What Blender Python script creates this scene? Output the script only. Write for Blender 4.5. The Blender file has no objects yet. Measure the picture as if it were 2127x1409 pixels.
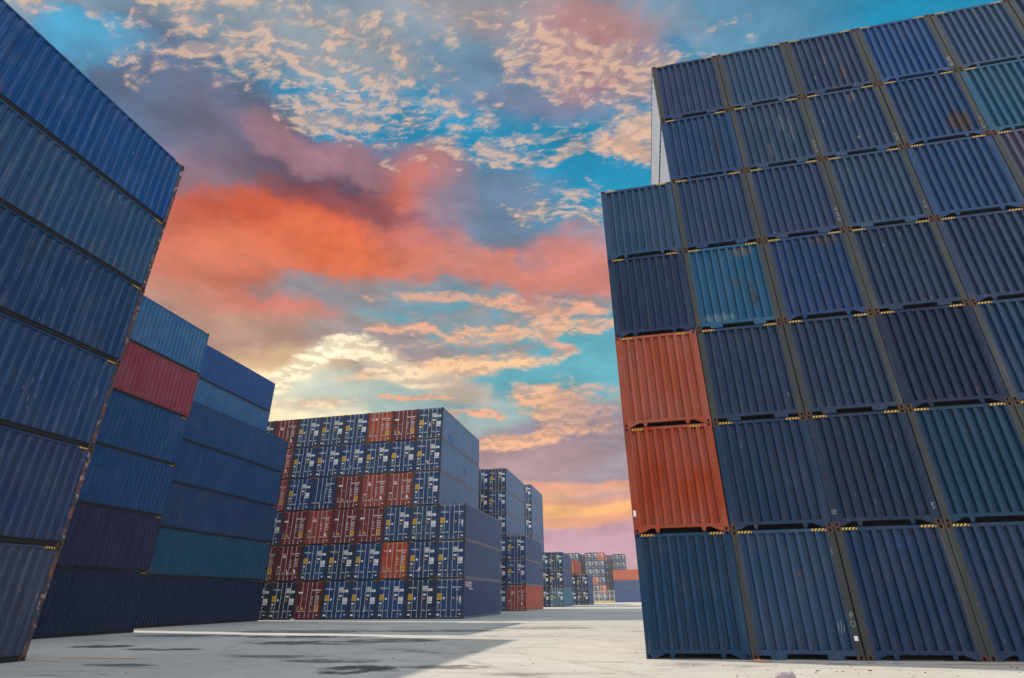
import bpy, math, random
from mathutils import Vector, Matrix, Euler
R = math.radians
random.seed(7)
SC = bpy.context.scene
COL = SC.collection

def lin(c):
    out = []
    for v in c[:3]:
        v = v / 255.0
        out.append(v / 12.92 if v <= 0.04045 else ((v + 0.055) / 1.055) ** 2.4)
    return (out[0], out[1], out[2], 1.0)

# ------------------------------------------------------------------ node helper
class NT:
    """short-hand for building node trees"""
    def __init__(s, tree):
        s.t = tree; s.n = tree.nodes; s.l = tree.links
    def put(s, sock, v):
        if isinstance(v, bpy.types.NodeSocket): s.l.new(v, sock)
        elif v is not None:
            try: sock.default_value = v
            except TypeError: sock.default_value = (v, v, v)
    def math(s, op, a, b=None, c=None, clamp=False):
        n = s.n.new('ShaderNodeMath'); n.operation = op; n.use_clamp = clamp
        for i, v in enumerate((a, b, c)):
            if v is not None: s.put(n.inputs[i], v)
        return n.outputs[0]
    def vec(s, op, a, b=None, c=None, scale=None):
        n = s.n.new('ShaderNodeVectorMath'); n.operation = op
        for i, v in enumerate((a, b, c)):
            if v is not None: s.put(n.inputs[i], v)
        if scale is not None: s.put(n.inputs['Scale'], scale)
        return n.outputs['Value'] if op in ('DOT_PRODUCT', 'LENGTH', 'DISTANCE') else n.outputs['Vector']
    def ramp01(s, v, a, b, lo=0.0, hi=1.0, smooth=True):
        n = s.n.new('ShaderNodeMapRange'); n.interpolation_type = 'SMOOTHSTEP' if smooth else 'LINEAR'
        s.put(n.inputs['Value'], v); s.put(n.inputs['From Min'], a); s.put(n.inputs['From Max'], b)
        s.put(n.inputs['To Min'], lo); s.put(n.inputs['To Max'], hi)
        return n.outputs['Result']
    def mix(s, f, a, b, blend='MIX'):
        n = s.n.new('ShaderNodeMix'); n.data_type = 'RGBA'; n.blend_type = blend
        s.put(n.inputs[0], f); s.put(n.inputs[6], a); s.put(n.inputs[7], b)
        return n.outputs[2]
    def noise(s, v, scale, detail=3.0, rough=0.5, dist=0.0, out='Fac', dim='3D', w=None):
        n = s.n.new('ShaderNodeTexNoise'); n.noise_dimensions = dim
        if v is not None: s.put(n.inputs['Vector'], v)
        if w is not None: s.put(n.inputs['W'], w)
        s.put(n.inputs['Scale'], scale); s.put(n.inputs['Detail'], detail)
        s.put(n.inputs['Roughness'], rough); s.put(n.inputs['Distortion'], dist)
        return n.outputs[out]
    def sep(s, v):
        n = s.n.new('ShaderNodeSeparateXYZ'); s.put(n.inputs[0], v); return n.outputs
    def comb(s, x, y, z):
        n = s.n.new('ShaderNodeCombineXYZ')
        for i, v in enumerate((x, y, z)): s.put(n.inputs[i], v)
        return n.outputs[0]
    def cramp(s, f, stops, interp='LINEAR'):
        n = s.n.new('ShaderNodeValToRGB'); cr = n.color_ramp; cr.interpolation = interp
        while len(cr.elements) < len(stops): cr.elements.new(0.5)
        for e, (p, c) in zip(cr.elements, stops):
            e.position = p; e.color = c
        s.put(n.inputs[0], f)
        return n.outputs[0]

# ------------------------------------------------------------------ camera (solved from the container grid)
CAM_H, PITCH, ROLL, YAW, FPX, CX, CY = 1.3786, 0.442793, 0.012882, 0.210252, 1131.29, 1071.80, 706.87
def make_camera():
    cy, sy, cp, sp = math.cos(YAW), math.sin(YAW), math.cos(PITCH), math.sin(PITCH)
    f = Vector((-sy * cp, cy * cp, sp)); r = Vector((cy, sy, 0)); u = Vector((sy * sp, -cy * sp, cp))
    cr, sr = math.cos(ROLL), math.sin(ROLL)
    X = r * cr - u * sr; Y = r * sr + u * cr; Z = -f
    cam = bpy.data.cameras.new('camera'); o = bpy.data.objects.new('camera', cam); COL.objects.link(o)
    o.matrix_world = Matrix(((X.x, Y.x, Z.x, 0), (X.y, Y.y, Z.y, 0), (X.z, Y.z, Z.z, CAM_H), (0, 0, 0, 1)))
    cam.sensor_width = 36.0; cam.lens = 36.0 * FPX / 2127.0
    cam.shift_x = -(CX - 1063.5) / 2127.0; cam.shift_y = (CY - 704.5) / 2127.0
    cam.clip_start = 0.05; cam.clip_end = 6000
    SC.camera = o
make_camera()

# ------------------------------------------------------------------ light
SUN_EL, SUN_AZ = R(38.0), R(-77.0)        # azimuth from +Y towards +X
sd = Vector((math.sin(SUN_AZ) * math.cos(SUN_EL), math.cos(SUN_AZ) * math.cos(SUN_EL), math.sin(SUN_EL)))
sun = bpy.data.lights.new('sun', 'SUN'); sun.energy = 4.6; sun.angle = R(0.5); sun.color = (1.0, 0.89, 0.72)
so = bpy.data.objects.new('sun', sun); COL.objects.link(so)
so.rotation_euler = sd.to_track_quat('Z', 'Y').to_euler()
SC.view_settings.view_transform = 'Standard'; SC.view_settings.look = 'None'
SC.view_settings.gamma = 1.0; SC.view_settings.exposure = 0.0

# ------------------------------------------------------------------ sky: a painted-by-nature sunset over a clear sky
# each cloud bank: (azimuth, elevation, half length, half height in radians, tilt, colour, strength)
SOFT = [
  (-66.8,41.7,0.108,0.092,18,(175,195,200),0.8),
  (18.2,50.9,0.208,0.082,-25,(100,148,178),0.8),
  (7.1,51.5,0.090,0.061,-16,(55,130,170),0.7),
  (-58.9,40.8,0.154,0.096,17,(125,150,178),0.8),
  (-46,49.8,0.357,0.072,15,(168,166,166),0.55),
  (-54.4,39.6,0.208,0.146,-9,(96,120,152),1),
  (-60.7,43.3,0.076,0.036,26,(80,165,205),0.95),
  (-47.8,41.3,0.203,0.110,-12,(104,120,148),0.9),
  (-42,39.6,0.205,0.100,-7,(108,104,126),0.93),
  (-48.6,31.8,0.177,0.148,-15,(158,110,112),0.8),
  (-32.5,40.3,0.215,0.080,-1,(112,84,104),0.93),
  (-39.8,41.5,0.105,0.039,-8,(170,126,138),0.7),
  (-30.5,42.5,0.133,0.039,2,(170,126,138),0.7),
  (-22.8,41.3,0.082,0.077,-3,(196,132,126),0.75),
  (-24.3,37.6,0.125,0.125,-3,(214,112,92),0.85),
  (-39.6,34.2,0.226,0.083,9,(208,94,62),0.97),
  (-32.9,32.7,0.228,0.066,-2,(236,118,76),0.92),
  (-46,29.1,0.141,0.075,23,(228,120,84),0.9),
  (-33.2,37.9,0.178,0.036,0,(128,76,88),0.75),
  (-45.8,26.7,0.218,0.152,16,(196,124,106),0.45),
  (-10.9,32.2,0.298,0.073,-5,(220,130,110),0.9),
  (-15.7,39.1,0.162,0.092,-3,(116,132,158),0.85),
  (-13.2,35.7,0.078,0.034,-0,(112,130,154),0.7),
  (-8.4,34.7,0.078,0.034,-3,(126,134,156),0.6),
  (-3.1,33.1,0.138,0.077,-6,(216,132,120),0.75),
  (-39,26.8,0.170,0.045,12,(238,126,102),0.85),
  (-44.5,23.4,0.188,0.100,2,(204,144,124),0.8),
  (-27.5,29.4,0.216,0.048,-1,(148,148,154),0.9),
  (-18.4,28.7,0.157,0.049,-3,(110,165,184),0.7),
  (-35,24.2,0.293,0.066,1,(184,148,130),0.9),
  (-25.3,24.0,0.195,0.048,-10,(148,142,146),0.85),
  (-36.6,19.2,0.186,0.089,8,(250,208,155),0.75),
  (-35.3,17.7,0.143,0.073,7,(285,262,214),1),
  (-28.4,19.4,0.213,0.056,5,(174,190,182),0.9),
  (-7.8,23.1,0.237,0.088,-2,(98,174,190),0.95),
  (-21.3,20.8,0.147,0.035,-16,(222,190,168),0.75),
  (-4.9,14.3,0.248,0.080,2,(148,136,152),1),
  (-11.3,12.5,0.241,0.059,-1,(176,146,150),1),
  (-1.4,11.0,0.142,0.057,7,(170,156,170),0.8),
  (-4.9,10.1,0.252,0.015,1,(244,172,140),0.9),
  (-6,8.1,0.300,0.019,0,(255,188,120),1),
  (-6.6,6.8,0.249,0.013,3,(255,170,120),0.8),
  (-2.1,8.9,0.198,0.011,1,(222,158,140),0.8),
  (-4.4,4.3,0.268,0.047,6,(206,156,172),1),
  (-9.2,56.2,0.318,0.046,-6,(166,150,152),0.8),
  (-5.9,50.6,0.207,0.079,-5,(150,130,152),0.75),
  (-0.1,53.3,0.146,0.094,-19,(186,130,130),0.8),
  (-35.6,52.9,0.291,0.074,5,(150,158,165),0.7),
  (-16.8,51.5,0.170,0.043,-15,(95,140,170),0.6),
]
PUFF = [
  (-11.5,27.6,0.212,0.030,3,(168,150,150),0.7),
  (-9.9,26.3,0.212,0.016,4,(244,188,150),0.9),
  (-18.8,23.7,0.166,0.016,10,(170,150,150),0.8),
  (-18.7,22.5,0.200,0.016,8,(255,206,160),1),
  (-35.4,21.1,0.093,0.019,44,(272,256,216),1),
  (-31.4,23.6,0.072,0.020,11,(276,260,222),1),
  (-27,22.6,0.093,0.019,-28,(266,246,206),1),
  (-23.7,21.2,0.068,0.019,-2,(255,226,188),0.95),
  (-6.6,24.4,0.040,0.011,-3,(240,180,150),1),
  (-26,25.9,0.044,0.009,5,(240,180,150),0.9),
  (-23.2,25.9,0.034,0.010,4,(240,180,150),0.9),
  (-7.2,18.4,0.091,0.037,-12,(246,186,144),1),
  (-2.4,16.8,0.102,0.043,-14,(176,150,154),0.6),
  (-12.3,14.9,0.104,0.015,3,(250,190,150),1),
  (-8.1,15.7,0.069,0.010,6,(244,182,146),0.8),
  (-17.2,17.6,0.061,0.009,-1,(248,180,145),1),
  (-23.3,19.1,0.059,0.005,3,(248,180,140),0.9),
  (-10.9,20.5,0.035,0.012,-1,(240,190,160),0.8),
  (-3.7,20.2,0.043,0.010,-4,(235,180,155),0.8),
  (-16.1,29.4,0.175,0.012,-2,(246,176,140),0.7),
  (-8.1,28.6,0.132,0.014,-9,(244,178,145),0.7),
  (-33.5,17.8,0.077,0.010,6,(255,226,188),0.95),
  (5.1,44.8,0.048,0.045,-27,(236,192,165),0.8),
  (5.1,43.0,0.089,0.014,-24,(238,190,160),0.8),
]
COVER = [
  (-43.3,49.0,0.458,0.150,9,1),
  (-53,47.6,0.249,0.080,24,1),
  (-48.3,49.5,0.328,0.070,21,1),
  (-36.6,47.4,0.361,0.111,-7,1),
  (-24.9,47.6,0.262,0.069,-10,0.9),
  (-15.2,44.7,0.273,0.063,-6,0.95),
  (-0.4,44.9,0.212,0.069,-14,1),
  (-2.1,51.9,0.250,0.104,-16,1),
  (-5,38.8,0.204,0.058,-8,0.9),
  (-57.1,46.6,0.209,0.054,25,1),
  (-20,54.9,0.319,0.066,6,0.8),
  (15.3,51.7,0.212,0.051,-23,0.6),
]
RAMP = [(0.1,(190,152,165)), (6.2,(205,162,170)), (9.0,(240,180,130)), (12.8,(190,162,160)), (16.7,(160,182,178)), (20.7,(120,175,180)), (25.7,(95,170,185)), (32.8,(90,165,185)), (39.6,(16,148,190)), (45.2,(0,142,184)), (51.6,(60,142,180)), (57.4,(118,162,185))]

def blob_factor(N, d, az, el, lx, ly, tilt):
    a, e = R(az), R(el)
    c = Vector((math.sin(a) * math.cos(e), math.cos(a) * math.cos(e), math.sin(e)))
    r = c.cross(Vector((0, 0, 1))).normalized(); u = r.cross(c)
    t = R(tilt); e1 = r * math.cos(t) + u * math.sin(t); e2 = c.cross(e1) * 1.0
    q1 = N.vec('DOT_PRODUCT', d, tuple(e1 / lx)); q2 = N.vec('DOT_PRODUCT', d, tuple(e2 / ly))
    return N.math('MULTIPLY_ADD', q1, q1, N.math('MULTIPLY', q2, q2))     # squared distance

def make_world():
    w = bpy.data.worlds.new('World'); SC.world = w; w.use_nodes = True
    N = NT(w.node_tree); N.n.clear()
    d0 = N.n.new('ShaderNodeTexCoord').outputs['Generated']
    d0 = N.vec('NORMALIZE', d0)
    # turbulence that tears the edges of the banks
    half = (0.5, 0.5, 0.5)
    w1 = N.vec('SUBTRACT', N.noise(d0, 5.0, 4.0, 0.55, 0.0, 'Color'), half)
    w2 = N.vec('SUBTRACT', N.noise(N.vec('MULTIPLY', d0, (1, 1, 1.6)), 14.0, 8.0, 0.62, 0.0, 'Color'), half)
    z = N.sep(d0)[2]
    # low banks are drawn out flat, high ones tumble freely
    flat = N.comb(1.0, 1.0, N.ramp01(z, 0.1, 0.55, 0.22, 1.0))
    w1 = N.vec('MULTIPLY', w1, flat); w2 = N.vec('MULTIPLY', w2, flat)
    d = N.vec('ADD', d0, N.vec('SCALE', w1, scale=0.11))
    d = N.vec('ADD', d, N.vec('SCALE', w2, scale=0.085))
    dp = N.vec('ADD', d0, N.vec('SCALE', w1, scale=0.03))
    dp = N.vec('ADD', dp, N.vec('SCALE', w2, scale=0.04))
    zs = N.math('MAXIMUM', z, 0.0)
    el = N.math('ARCSINE', zs)
    col = N.cramp(N.math('DIVIDE', el, math.pi / 2), [(max(0.0, e / 90.0), lin(c)) for e, c in RAMP] + [(0.8, lin((150, 175, 195)))])
    # clear-sky model mixed in
    sky = N.n.new('ShaderNodeTexSky'); sky.sky_type = 'NISHITA'; sky.sun_disc = False
    sky.sun_elevation = SUN_EL; sky.sun_rotation = SUN_AZ
    col = N.mix(0.08, col, N.vec('SCALE', sky.outputs[0], scale=0.10))
    fine = N.noise(N.vec('MULTIPLY', d0, (1, 1, 2.2)), 9.0, 7.0, 0.6)
    for az, e, lx, ly, tilt, c, op in SOFT:
        f = blob_factor(N, d, az, e, lx, ly, tilt)
        f = N.ramp01(f, 1.0, 0.24 if op >= 0.95 else 0.06, 0.0, op)
        col = N.mix(f, col, lin(c))
    # mottling inside the banks
    mot = N.ramp01(fine, 0.28, 0.74, 0.72, 1.24, False)
    col = N.vec('SCALE', col, scale=mot)
    # altocumulus flecks on a flat layer overhead
    s = N.sep(d0)
    inv = N.math('DIVIDE', 1.0, N.math('ADD', zs, 0.12))
    p = N.comb(N.math('MULTIPLY', s[0], inv), N.math('MULTIPLY', s[1], inv), 0.0)
    p = N.vec('ADD', p, N.vec('SCALE', w1, scale=0.10))
    rot = N.n.new('ShaderNodeMapping'); rot.inputs['Rotation'].default_value = (0, 0, R(-30)); rot.inputs['Scale'].default_value = (0.62, 1.2, 1)
    N.l.new(p, rot.inputs['Vector']); p = rot.outputs[0]
    big = N.noise(p, 6.5, 3.0, 0.5)
    fl = N.noise(p, 36.0, 8.0, 0.64, 0.15)
    fl2 = N.noise(N.vec('ADD', p, (-0.006, 0.009, 0.0)), 36.0, 3.0, 0.55, 0.15)
    cov = 0.0
    for az, e, lx, ly, tilt, op in COVER:
        f = N.ramp01(blob_factor(N, d, az, e, lx, ly, tilt), 1.0, 0.18, 0.0, op)
        cov = N.math('MAXIMUM', f, cov)
    dens = N.math('ADD', N.math('MULTIPLY', fl, 0.60), N.math('MULTIPLY', big, 0.50))
    over = N.math('SUBTRACT', dens, N.math('SUBTRACT', FLECK0, N.math('MULTIPLY', cov, FLECK1)))
    a = N.ramp01(over, 0.0, 0.15)
    lit = N.ramp01(N.math('SUBTRACT', fl, fl2), -0.06, 0.08)
    thick = N.ramp01(over, 0.07, 0.26)
    fc = N.mix(lit, lin((178, 158, 154)), lin((242, 198, 164)))
    fc = N.mix(N.math('MULTIPLY', thick, 0.55), fc, lin((184, 164, 158)))
    col = N.mix(N.math('MULTIPLY', a, 0.74), col, fc)
    # cumulus and streaks with crisper edges
    q = N.vec('MULTIPLY', d0, (1.0, 1.0, 2.6))
    cn = N.noise(q, 19.0, 8.0, 0.64, 0.2)
    cb = N.noise(N.vec('ADD', q, (0.0, 0.0, -0.022)), 19.0, 4.0, 0.60, 0.2)
    cs = N.math('SUBTRACT', cn, 0.5)
    lit = N.ramp01(N.math('SUBTRACT', cn, cb), -0.08, 0.07)                # lower rims catch the light
    for az, e, lx, ly, tilt, c, op in PUFF:
        f = blob_factor(N, dp, az, e, lx * 1.15, ly * 1.3, tilt)
        g = N.math('MULTIPLY_ADD', cs, -2.2 if c[0] >= 255 else -4.2, f)
        k = N.ramp01(g, 1.12, 0.0, 0.0, op)
        sh = tuple(0.60 * v + 0.22 * m for v, m in zip(lin(c)[:3], (0.42, 0.32, 0.32))) + (1,)
        col = N.mix(k, col, N.mix(lit, sh, lin(c)))
    # the half of the sky behind the photographer: unseen, brightness made up to fill the shade
    bk = N.ramp01(N.vec('DOT_PRODUCT', d0, VIEW), 0.62, 0.40)
    def bgnode(c):
        b = N.n.new('ShaderNodeBackground'); N.put(b.inputs['Color'], c); return b.outputs[0]
    def mixs(f, a, b):
        m = N.n.new('ShaderNodeMixShader'); N.put(m.inputs[0], f); N.l.new(a, m.inputs[1]); N.l.new(b, m.inputs[2]); return m.outputs[0]
    far = N.mix(N.ramp01(z, 0.0, 0.60), lin(BACK_LOW), (BACK[0], BACK[1], BACK[2], 1))
    sx = N.sep(d0)[0]
    far = N.mix(N.ramp01(sx, -0.25, -0.9, 0.0, 0.85), far, SIDE_SUN)      # sunward side
    far = N.mix(N.ramp01(sx, 0.35, 0.95, 0.0, 0.75), far, SIDE_LEE)       # away from it
    lobe = N.vec('DOT_PRODUCT', d0, (0.637, -0.717, 0.28))                # added bright lobe, out of view, to side-light the ribs
    lobe = N.math('MULTIPLY', N.ramp01(lobe, 0.72, 0.98), N.ramp01(fine, 0.25, 0.65, 0.5, 1.0))
    far = N.mix(lobe, far, FILL_LOBE)
    s1 = mixs(bk, bgnode(col), bgnode(far))
    s2 = mixs(N.ramp01(z, 0.0, -0.02), s1, bgnode(lin((120, 112, 108))))
    out = N.n.new('ShaderNodeOutputWorld'); N.l.new(s2, out.inputs[0])
    w.cycles.sampling_method = 'MANUAL'; w.cycles.sample_map_resolution = 512
SIDE_SUN = (1.5, 1.4, 1.3, 1); SIDE_LEE = (0.24, 0.32, 0.44, 1); FILL_LOBE = (2.1, 2.15, 2.25, 1)
FLECK0, FLECK1 = 0.86, 0.38
BACK = (0.72, 0.83, 0.98); BACK_LOW = (118, 122, 142)
VIEW = (-0.196, 0.881, 0.431)
make_world()

# ------------------------------------------------------------------ materials
def new_mat(name):
    m = bpy.data.materials.new(name); m.use_nodes = True
    N = NT(m.node_tree); N.n.clear()
    b = N.n.new('ShaderNodeBsdfPrincipled'); o = N.n.new('ShaderNodeOutputMaterial')
    N.l.new(b.outputs[0], o.inputs[0])
    return m, N, b

def paint_mat(name, stains=(), wear=1.0, flakes=0.0):
    """weathered container paint; its colour is the object's own colour"""
    m, N, b = new_mat(name)
    oi = N.n.new('ShaderNodeObjectInfo')
    base = oi.outputs['Color']; rnd = oi.outputs['Random']
    oc = N.n.new('ShaderNodeTexCoord').outputs['Object']
    off = N.vec('SCALE', (37.0, 91.0, 53.0), scale=rnd)
    p = N.vec('ADD', oc, off)
    n1 = N.noise(p, 0.9, 3.0, 0.55)                                   # large fading
    ps = N.vec('MULTIPLY', p, (9.0, 9.0, 0.55))
    n2 = N.noise(ps, 1.0, 4.0, 0.6)                                   # runs down the steel
    n3 = N.noise(p, 7.0, 5.0, 0.65)                                   # chips and rust
    pc = N.vec('MULTIPLY', p, (26.0, 26.0, 1.6))
    n4 = N.noise(pc, 1.0, 2.0, 0.5)                                   # scrapes
    hsv = N.n.new('ShaderNodeHueSaturation')
    N.put(hsv.inputs['Saturation'], N.ramp01(n1, 0.3, 0.7, 1.08, 0.92, False))
    N.put(hsv.inputs['Value'], N.math('MULTIPLY', N.ramp01(n1, 0.25, 0.75, 0.94, 1.08, False), N.ramp01(n2, 0.25, 0.75, 0.93, 1.08, False)))
    N.put(hsv.inputs['Color'], base)
    col = hsv.outputs[0]
    chalk = N.math('MULTIPLY', N.ramp01(n2, 0.52, 0.80), 0.07 * wear)
    col = N.mix(chalk, col, lin((150, 158, 165)))
    grime = N.math('MULTIPLY', N.math('MULTIPLY', N.ramp01(n2, 0.50, 0.28), N.ramp01(n1, 0.35, 0.65)), 0.30 * wear)
    col = N.mix(grime, col, lin((46, 44, 42)))
    scr = N.math('MULTIPLY', N.math('MULTIPLY', N.ramp01(n4, 0.69, 0.75), N.ramp01(n3, 0.52, 0.60)), 0.5 * wear)
    col = N.mix(scr, col, lin((186, 178, 168)))
    rust = N.math('MULTIPLY', N.math('MULTIPLY', N.ramp01(n3, 0.655, 0.70), N.ramp01(n1, 0.40, 0.60)), 0.85 * wear)
    col = N.mix(rust, col, lin((122, 74, 46)))
    s = N.sep(oc)
    nr = N.noise(N.vec('MULTIPLY', p, (11.0, 11.0, 1.1)), 1.0, 4.0, 0.6)
    low = N.math('MAXIMUM', N.ramp01(s[2], 0.75, 0.10), N.ramp01(s[2], 2.55, 2.85))
    bleed = N.math('MULTIPLY', N.math('MULTIPLY', N.ramp01(nr, 0.56, 0.68), low), 0.38 * wear)
    col = N.mix(bleed, col, lin((96, 72, 54)))
    if flakes:
        nf = N.noise(p, 3.2, 7.0, 0.7, 0.6)
        col = N.mix(N.math('MULTIPLY', N.ramp01(nf, 0.50, 0.54), flakes), col, lin((112, 78, 66)))
        nf2 = N.noise(p, 5.0, 6.0, 0.7)
        col = N.mix(N.math('MULTIPLY', N.ramp01(nf2, 0.555, 0.60), flakes * 0.8), col, lin((190, 164, 156)))
    for (x, y, z, rx, ry, rz, c, op) in stains:                      # stains with a shape of their own
        q = N.vec('SUBTRACT', oc, (x, y, z))
        q = N.vec('ADD', q, N.vec('SCALE', N.vec('SUBTRACT', N.noise(oc, 6.0, 4.0, 0.6, 0.0, 'Color'), (0.5, 0.5, 0.5)), scale=0.22))
        q = N.vec('DIVIDE', q, (rx, ry, rz))
        f = N.ramp01(N.vec('LENGTH', q), 1.0, 0.62, 0.0, op)
        col = N.mix(f, col, lin(c))
    N.put(b.inputs['Base Color'], col)
    N.put(b.inputs['Roughness'], N.math('ADD', N.ramp01(n1, 0.2, 0.8, 0.34, 0.52, False), N.math('MULTIPLY', rust, 0.3)))
    b.inputs['Specular IOR Level'].default_value = 0.20
    bm = N.n.new('ShaderNodeBump'); bm.inputs['Strength'].default_value = 0.14; bm.inputs['Distance'].default_value = 0.012
    N.put(bm.inputs['Height'], N.math('ADD', N.math('MULTIPLY', n1, 2.0), N.math('MULTIPLY', n3, 0.35)))
    N.l.new(bm.outputs[0], b.inputs['Normal'])
    return m

def plain_mat(name, c, rough=0.5, metal=0.0, var=0.25, scale=8.0, rust=0.0):
    m, N, b = new_mat(name)
    oc = N.n.new('ShaderNodeTexCoord').outputs['Object']
    rnd = N.n.new('ShaderNodeObjectInfo').outputs['Random']
    p = N.vec('ADD', oc, N.vec('SCALE', (37.0, 91.0, 53.0), scale=rnd))
    n = N.noise(p, scale, 5.0, 0.6)
    col = N.vec('SCALE', lin(c)[:3], scale=N.ramp01(n, 0.25, 0.75, 1.0 - var, 1.0 + var, False))
    if rust:
        n2 = N.noise(p, scale * 2.3, 5.0, 0.65)
        col = N.mix(N.math('MULTIPLY', N.ramp01(n2, 0.48, 0.60), rust), col, lin((112, 66, 40)))
    N.put(b.inputs['Base Color'], col)
    b.inputs['Roughness'].default_value = rough; b.inputs['Metallic'].default_value = metal
    return m

WX_ = 1.219
def hazard_mat():
    m, N, b = new_mat('hazard_tape')
    oc = N.n.new('ShaderNodeTexCoord').outputs['Object']
    s = N.sep(oc)
    t = N.math('FRACT', N.math('MULTIPLY', N.math('SUBTRACT', N.math('ADD', s[0], s[1]), N.math('MULTIPLY', s[2], 0.75)), 12.5))
    n = N.noise(oc, 14.0, 4.0, 0.6)
    col = N.mix(N.ramp01(t, 0.50, 0.54), lin((232, 178, 30)), lin((22, 21, 20)))
    col = N.mix(N.math('MULTIPLY', N.ramp01(n, 0.58, 0.70), 0.6), col, lin((52, 50, 46)))
    N.put(b.inputs['Base Color'], col); b.inputs['Roughness'].default_value = 0.5
    return m

def concrete_mat():
    m, N, b = new_mat('concrete_yard')
    oc = N.n.new('ShaderNodeTexCoord').outputs['Object']
    n1 = N.noise(oc, 0.09, 5.0, 0.6)
    n2 = N.noise(oc, 0.9, 6.0, 0.62)
    n3 = N.noise(oc, 14.0, 5.0, 0.7)
    tr = N.vec('MULTIPLY', oc, (0.35, 1.0, 1.0))
    n4 = N.noise(tr, 0.55, 6.0, 0.58, 0.8)
    col = N.mix(N.ramp01(n1, 0.3, 0.7), lin((184, 180, 172)), lin((204, 198, 187)))
    col = N.vec('SCALE', col, scale=N.ramp01(n2, 0.25, 0.75, 0.88, 1.10, False))
    col = N.vec('SCALE', col, scale=N.ramp01(n3, 0.25, 0.75, 0.93, 1.07, False))
    # tyre-polished lanes and oily blotches
    st = N.math('MULTIPLY', N.ramp01(n4, 0.54, 0.68), N.ramp01(n2, 0.38, 0.62))
    col = N.mix(N.math('MULTIPLY', st, 0.68), col, lin((92, 94, 98)))
    n5 = N.noise(N.vec('MULTIPLY', oc, (0.5, 1.6, 1.0)), 1.7, 5.0, 0.65, 0.5)
    col = N.mix(N.math('MULTIPLY', N.math('MULTIPLY', N.ramp01(n5, 0.60, 0.66), N.ramp01(n4, 0.48, 0.60)), 0.8), col, lin((58, 58, 60)))
    for x, y, rx, ry, op in STAINS:
        q = N.vec('SUBTRACT', oc, (x, y, 0.0))
        q = N.vec('ADD', q, N.vec('SCALE', N.vec('SUBTRACT', N.noise(oc, 1.3, 6.0, 0.7, 0.0, 'Color'), (0.5, 0.5, 0.5)), scale=1.5 * min(1.0, ry)))
        q = N.vec('DIVIDE', q, (rx, ry, 1e3))
        f = N.ramp01(N.vec('LENGTH', q), 1.0, 0.70, 0.0, op)
        f = N.math('MULTIPLY', f, N.ramp01(n2, 0.34, 0.50))
        col = N.mix(f, col, lin((56, 57, 60)))
    for cx, cy, rad, wd in ((-4.0, 24.0, 9.5, 0.16), (-4.0, 24.0, 11.4, 0.16), (-30.0, -6.0, 33.0, 0.2), (-30.0, -6.0, 35.0, 0.2), (6.0, 40.0, 26.0, 0.2)):
        q = N.vec('SUBTRACT', oc, (cx, cy, 0.0)); q = N.vec('MULTIPLY', q, (1.0, 1.0, 0.0))
        dd = N.math('ABSOLUTE', N.math('SUBTRACT', N.vec('LENGTH', q), rad))
        f = N.math('MULTIPLY', N.ramp01(dd, wd, wd * 0.4), N.ramp01(n2, 0.36, 0.66))
        col = N.mix(N.math('MULTIPLY', f, 0.30), col, lin((104, 103, 102)))
    # slab joints every 6 m and hairline cracks
    s = N.sep(oc)
    def joint(v, per, w):
        f = N.math('ABSOLUTE', N.math('SUBTRACT', N.math('FRACT', N.math('DIVIDE', v, per)), 0.5))
        return N.ramp01(f, w, 0.0)
    j = N.math('MAXIMUM', joint(N.math('ADD', s[0], 1.3), 6.0, 0.0018), joint(N.math('ADD', s[1], 2.2), 6.0, 0.0018))
    col = N.mix(N.math('MULTIPLY', j, 0.55), col, lin((80, 78, 74)))
    v = N.n.new('ShaderNodeTexVoronoi'); v.feature = 'DISTANCE_TO_EDGE'; v.inputs['Scale'].default_value = 0.16
    wv = N.vec('ADD', oc, N.vec('SCALE', N.noise(oc, 0.8, 5.0, 0.65, 0.0, 'Color'), scale=1.1))
    N.l.new(wv, v.inputs['Vector'])
    cr = N.math('MULTIPLY', N.ramp01(v.outputs['Distance'], 0.0035, 0.0), N.ramp01(n1, 0.45, 0.6))
    col = N.mix(N.math('MULTIPLY', cr, 0.6), col, lin((70, 68, 64)))
    N.put(b.inputs['Base Color'], col)
    N.put(b.inputs['Roughness'], N.ramp01(n2, 0.3, 0.7, 0.72, 0.92, False))
    bm = N.n.new('ShaderNodeBump'); bm.inputs['Strength'].default_value = 0.25; bm.inputs['Distance'].default_value = 0.02
    N.put(bm.inputs['Height'], N.math('ADD', N.math('MULTIPLY', n3, 0.4), n2))
    N.l.new(bm.outputs[0], b.inputs['Normal'])
    return m

# (x, y, half widths, strength) of the big oily patches on the slab
STAINS = [(-6.5, 13.0, 0.99, 0.97, 0.95), (-19.2, 18.6, 1.43, 0.80, 0.95), (-15.8, 17.6, 1.76, 0.57, 0.85), (-12.2, 20.5, 2.86, 1.15, 0.80),
          (-9.5, 21.8, 2.20, 1.15, 0.75), (-14.5, 24.0, 3.96, 0.92, 0.85), (-8.0, 14.6, 1.54, 0.57, 0.75), (-10.4, 15.6, 1.76, 0.46, 0.70),
          (-4.6, 13.6, 1.43, 0.46, 0.75), (-13.0, 13.2, 1.21, 0.41, 0.75), (-17.0, 28.0, 4.95, 1.61, 0.70), (-10.0, 28.5, 3.85, 1.38, 0.65),
          (-21.0, 24.6, 3.30, 1.15, 0.75), (-5.5, 31.0, 3.30, 1.84, 0.55)]

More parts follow.
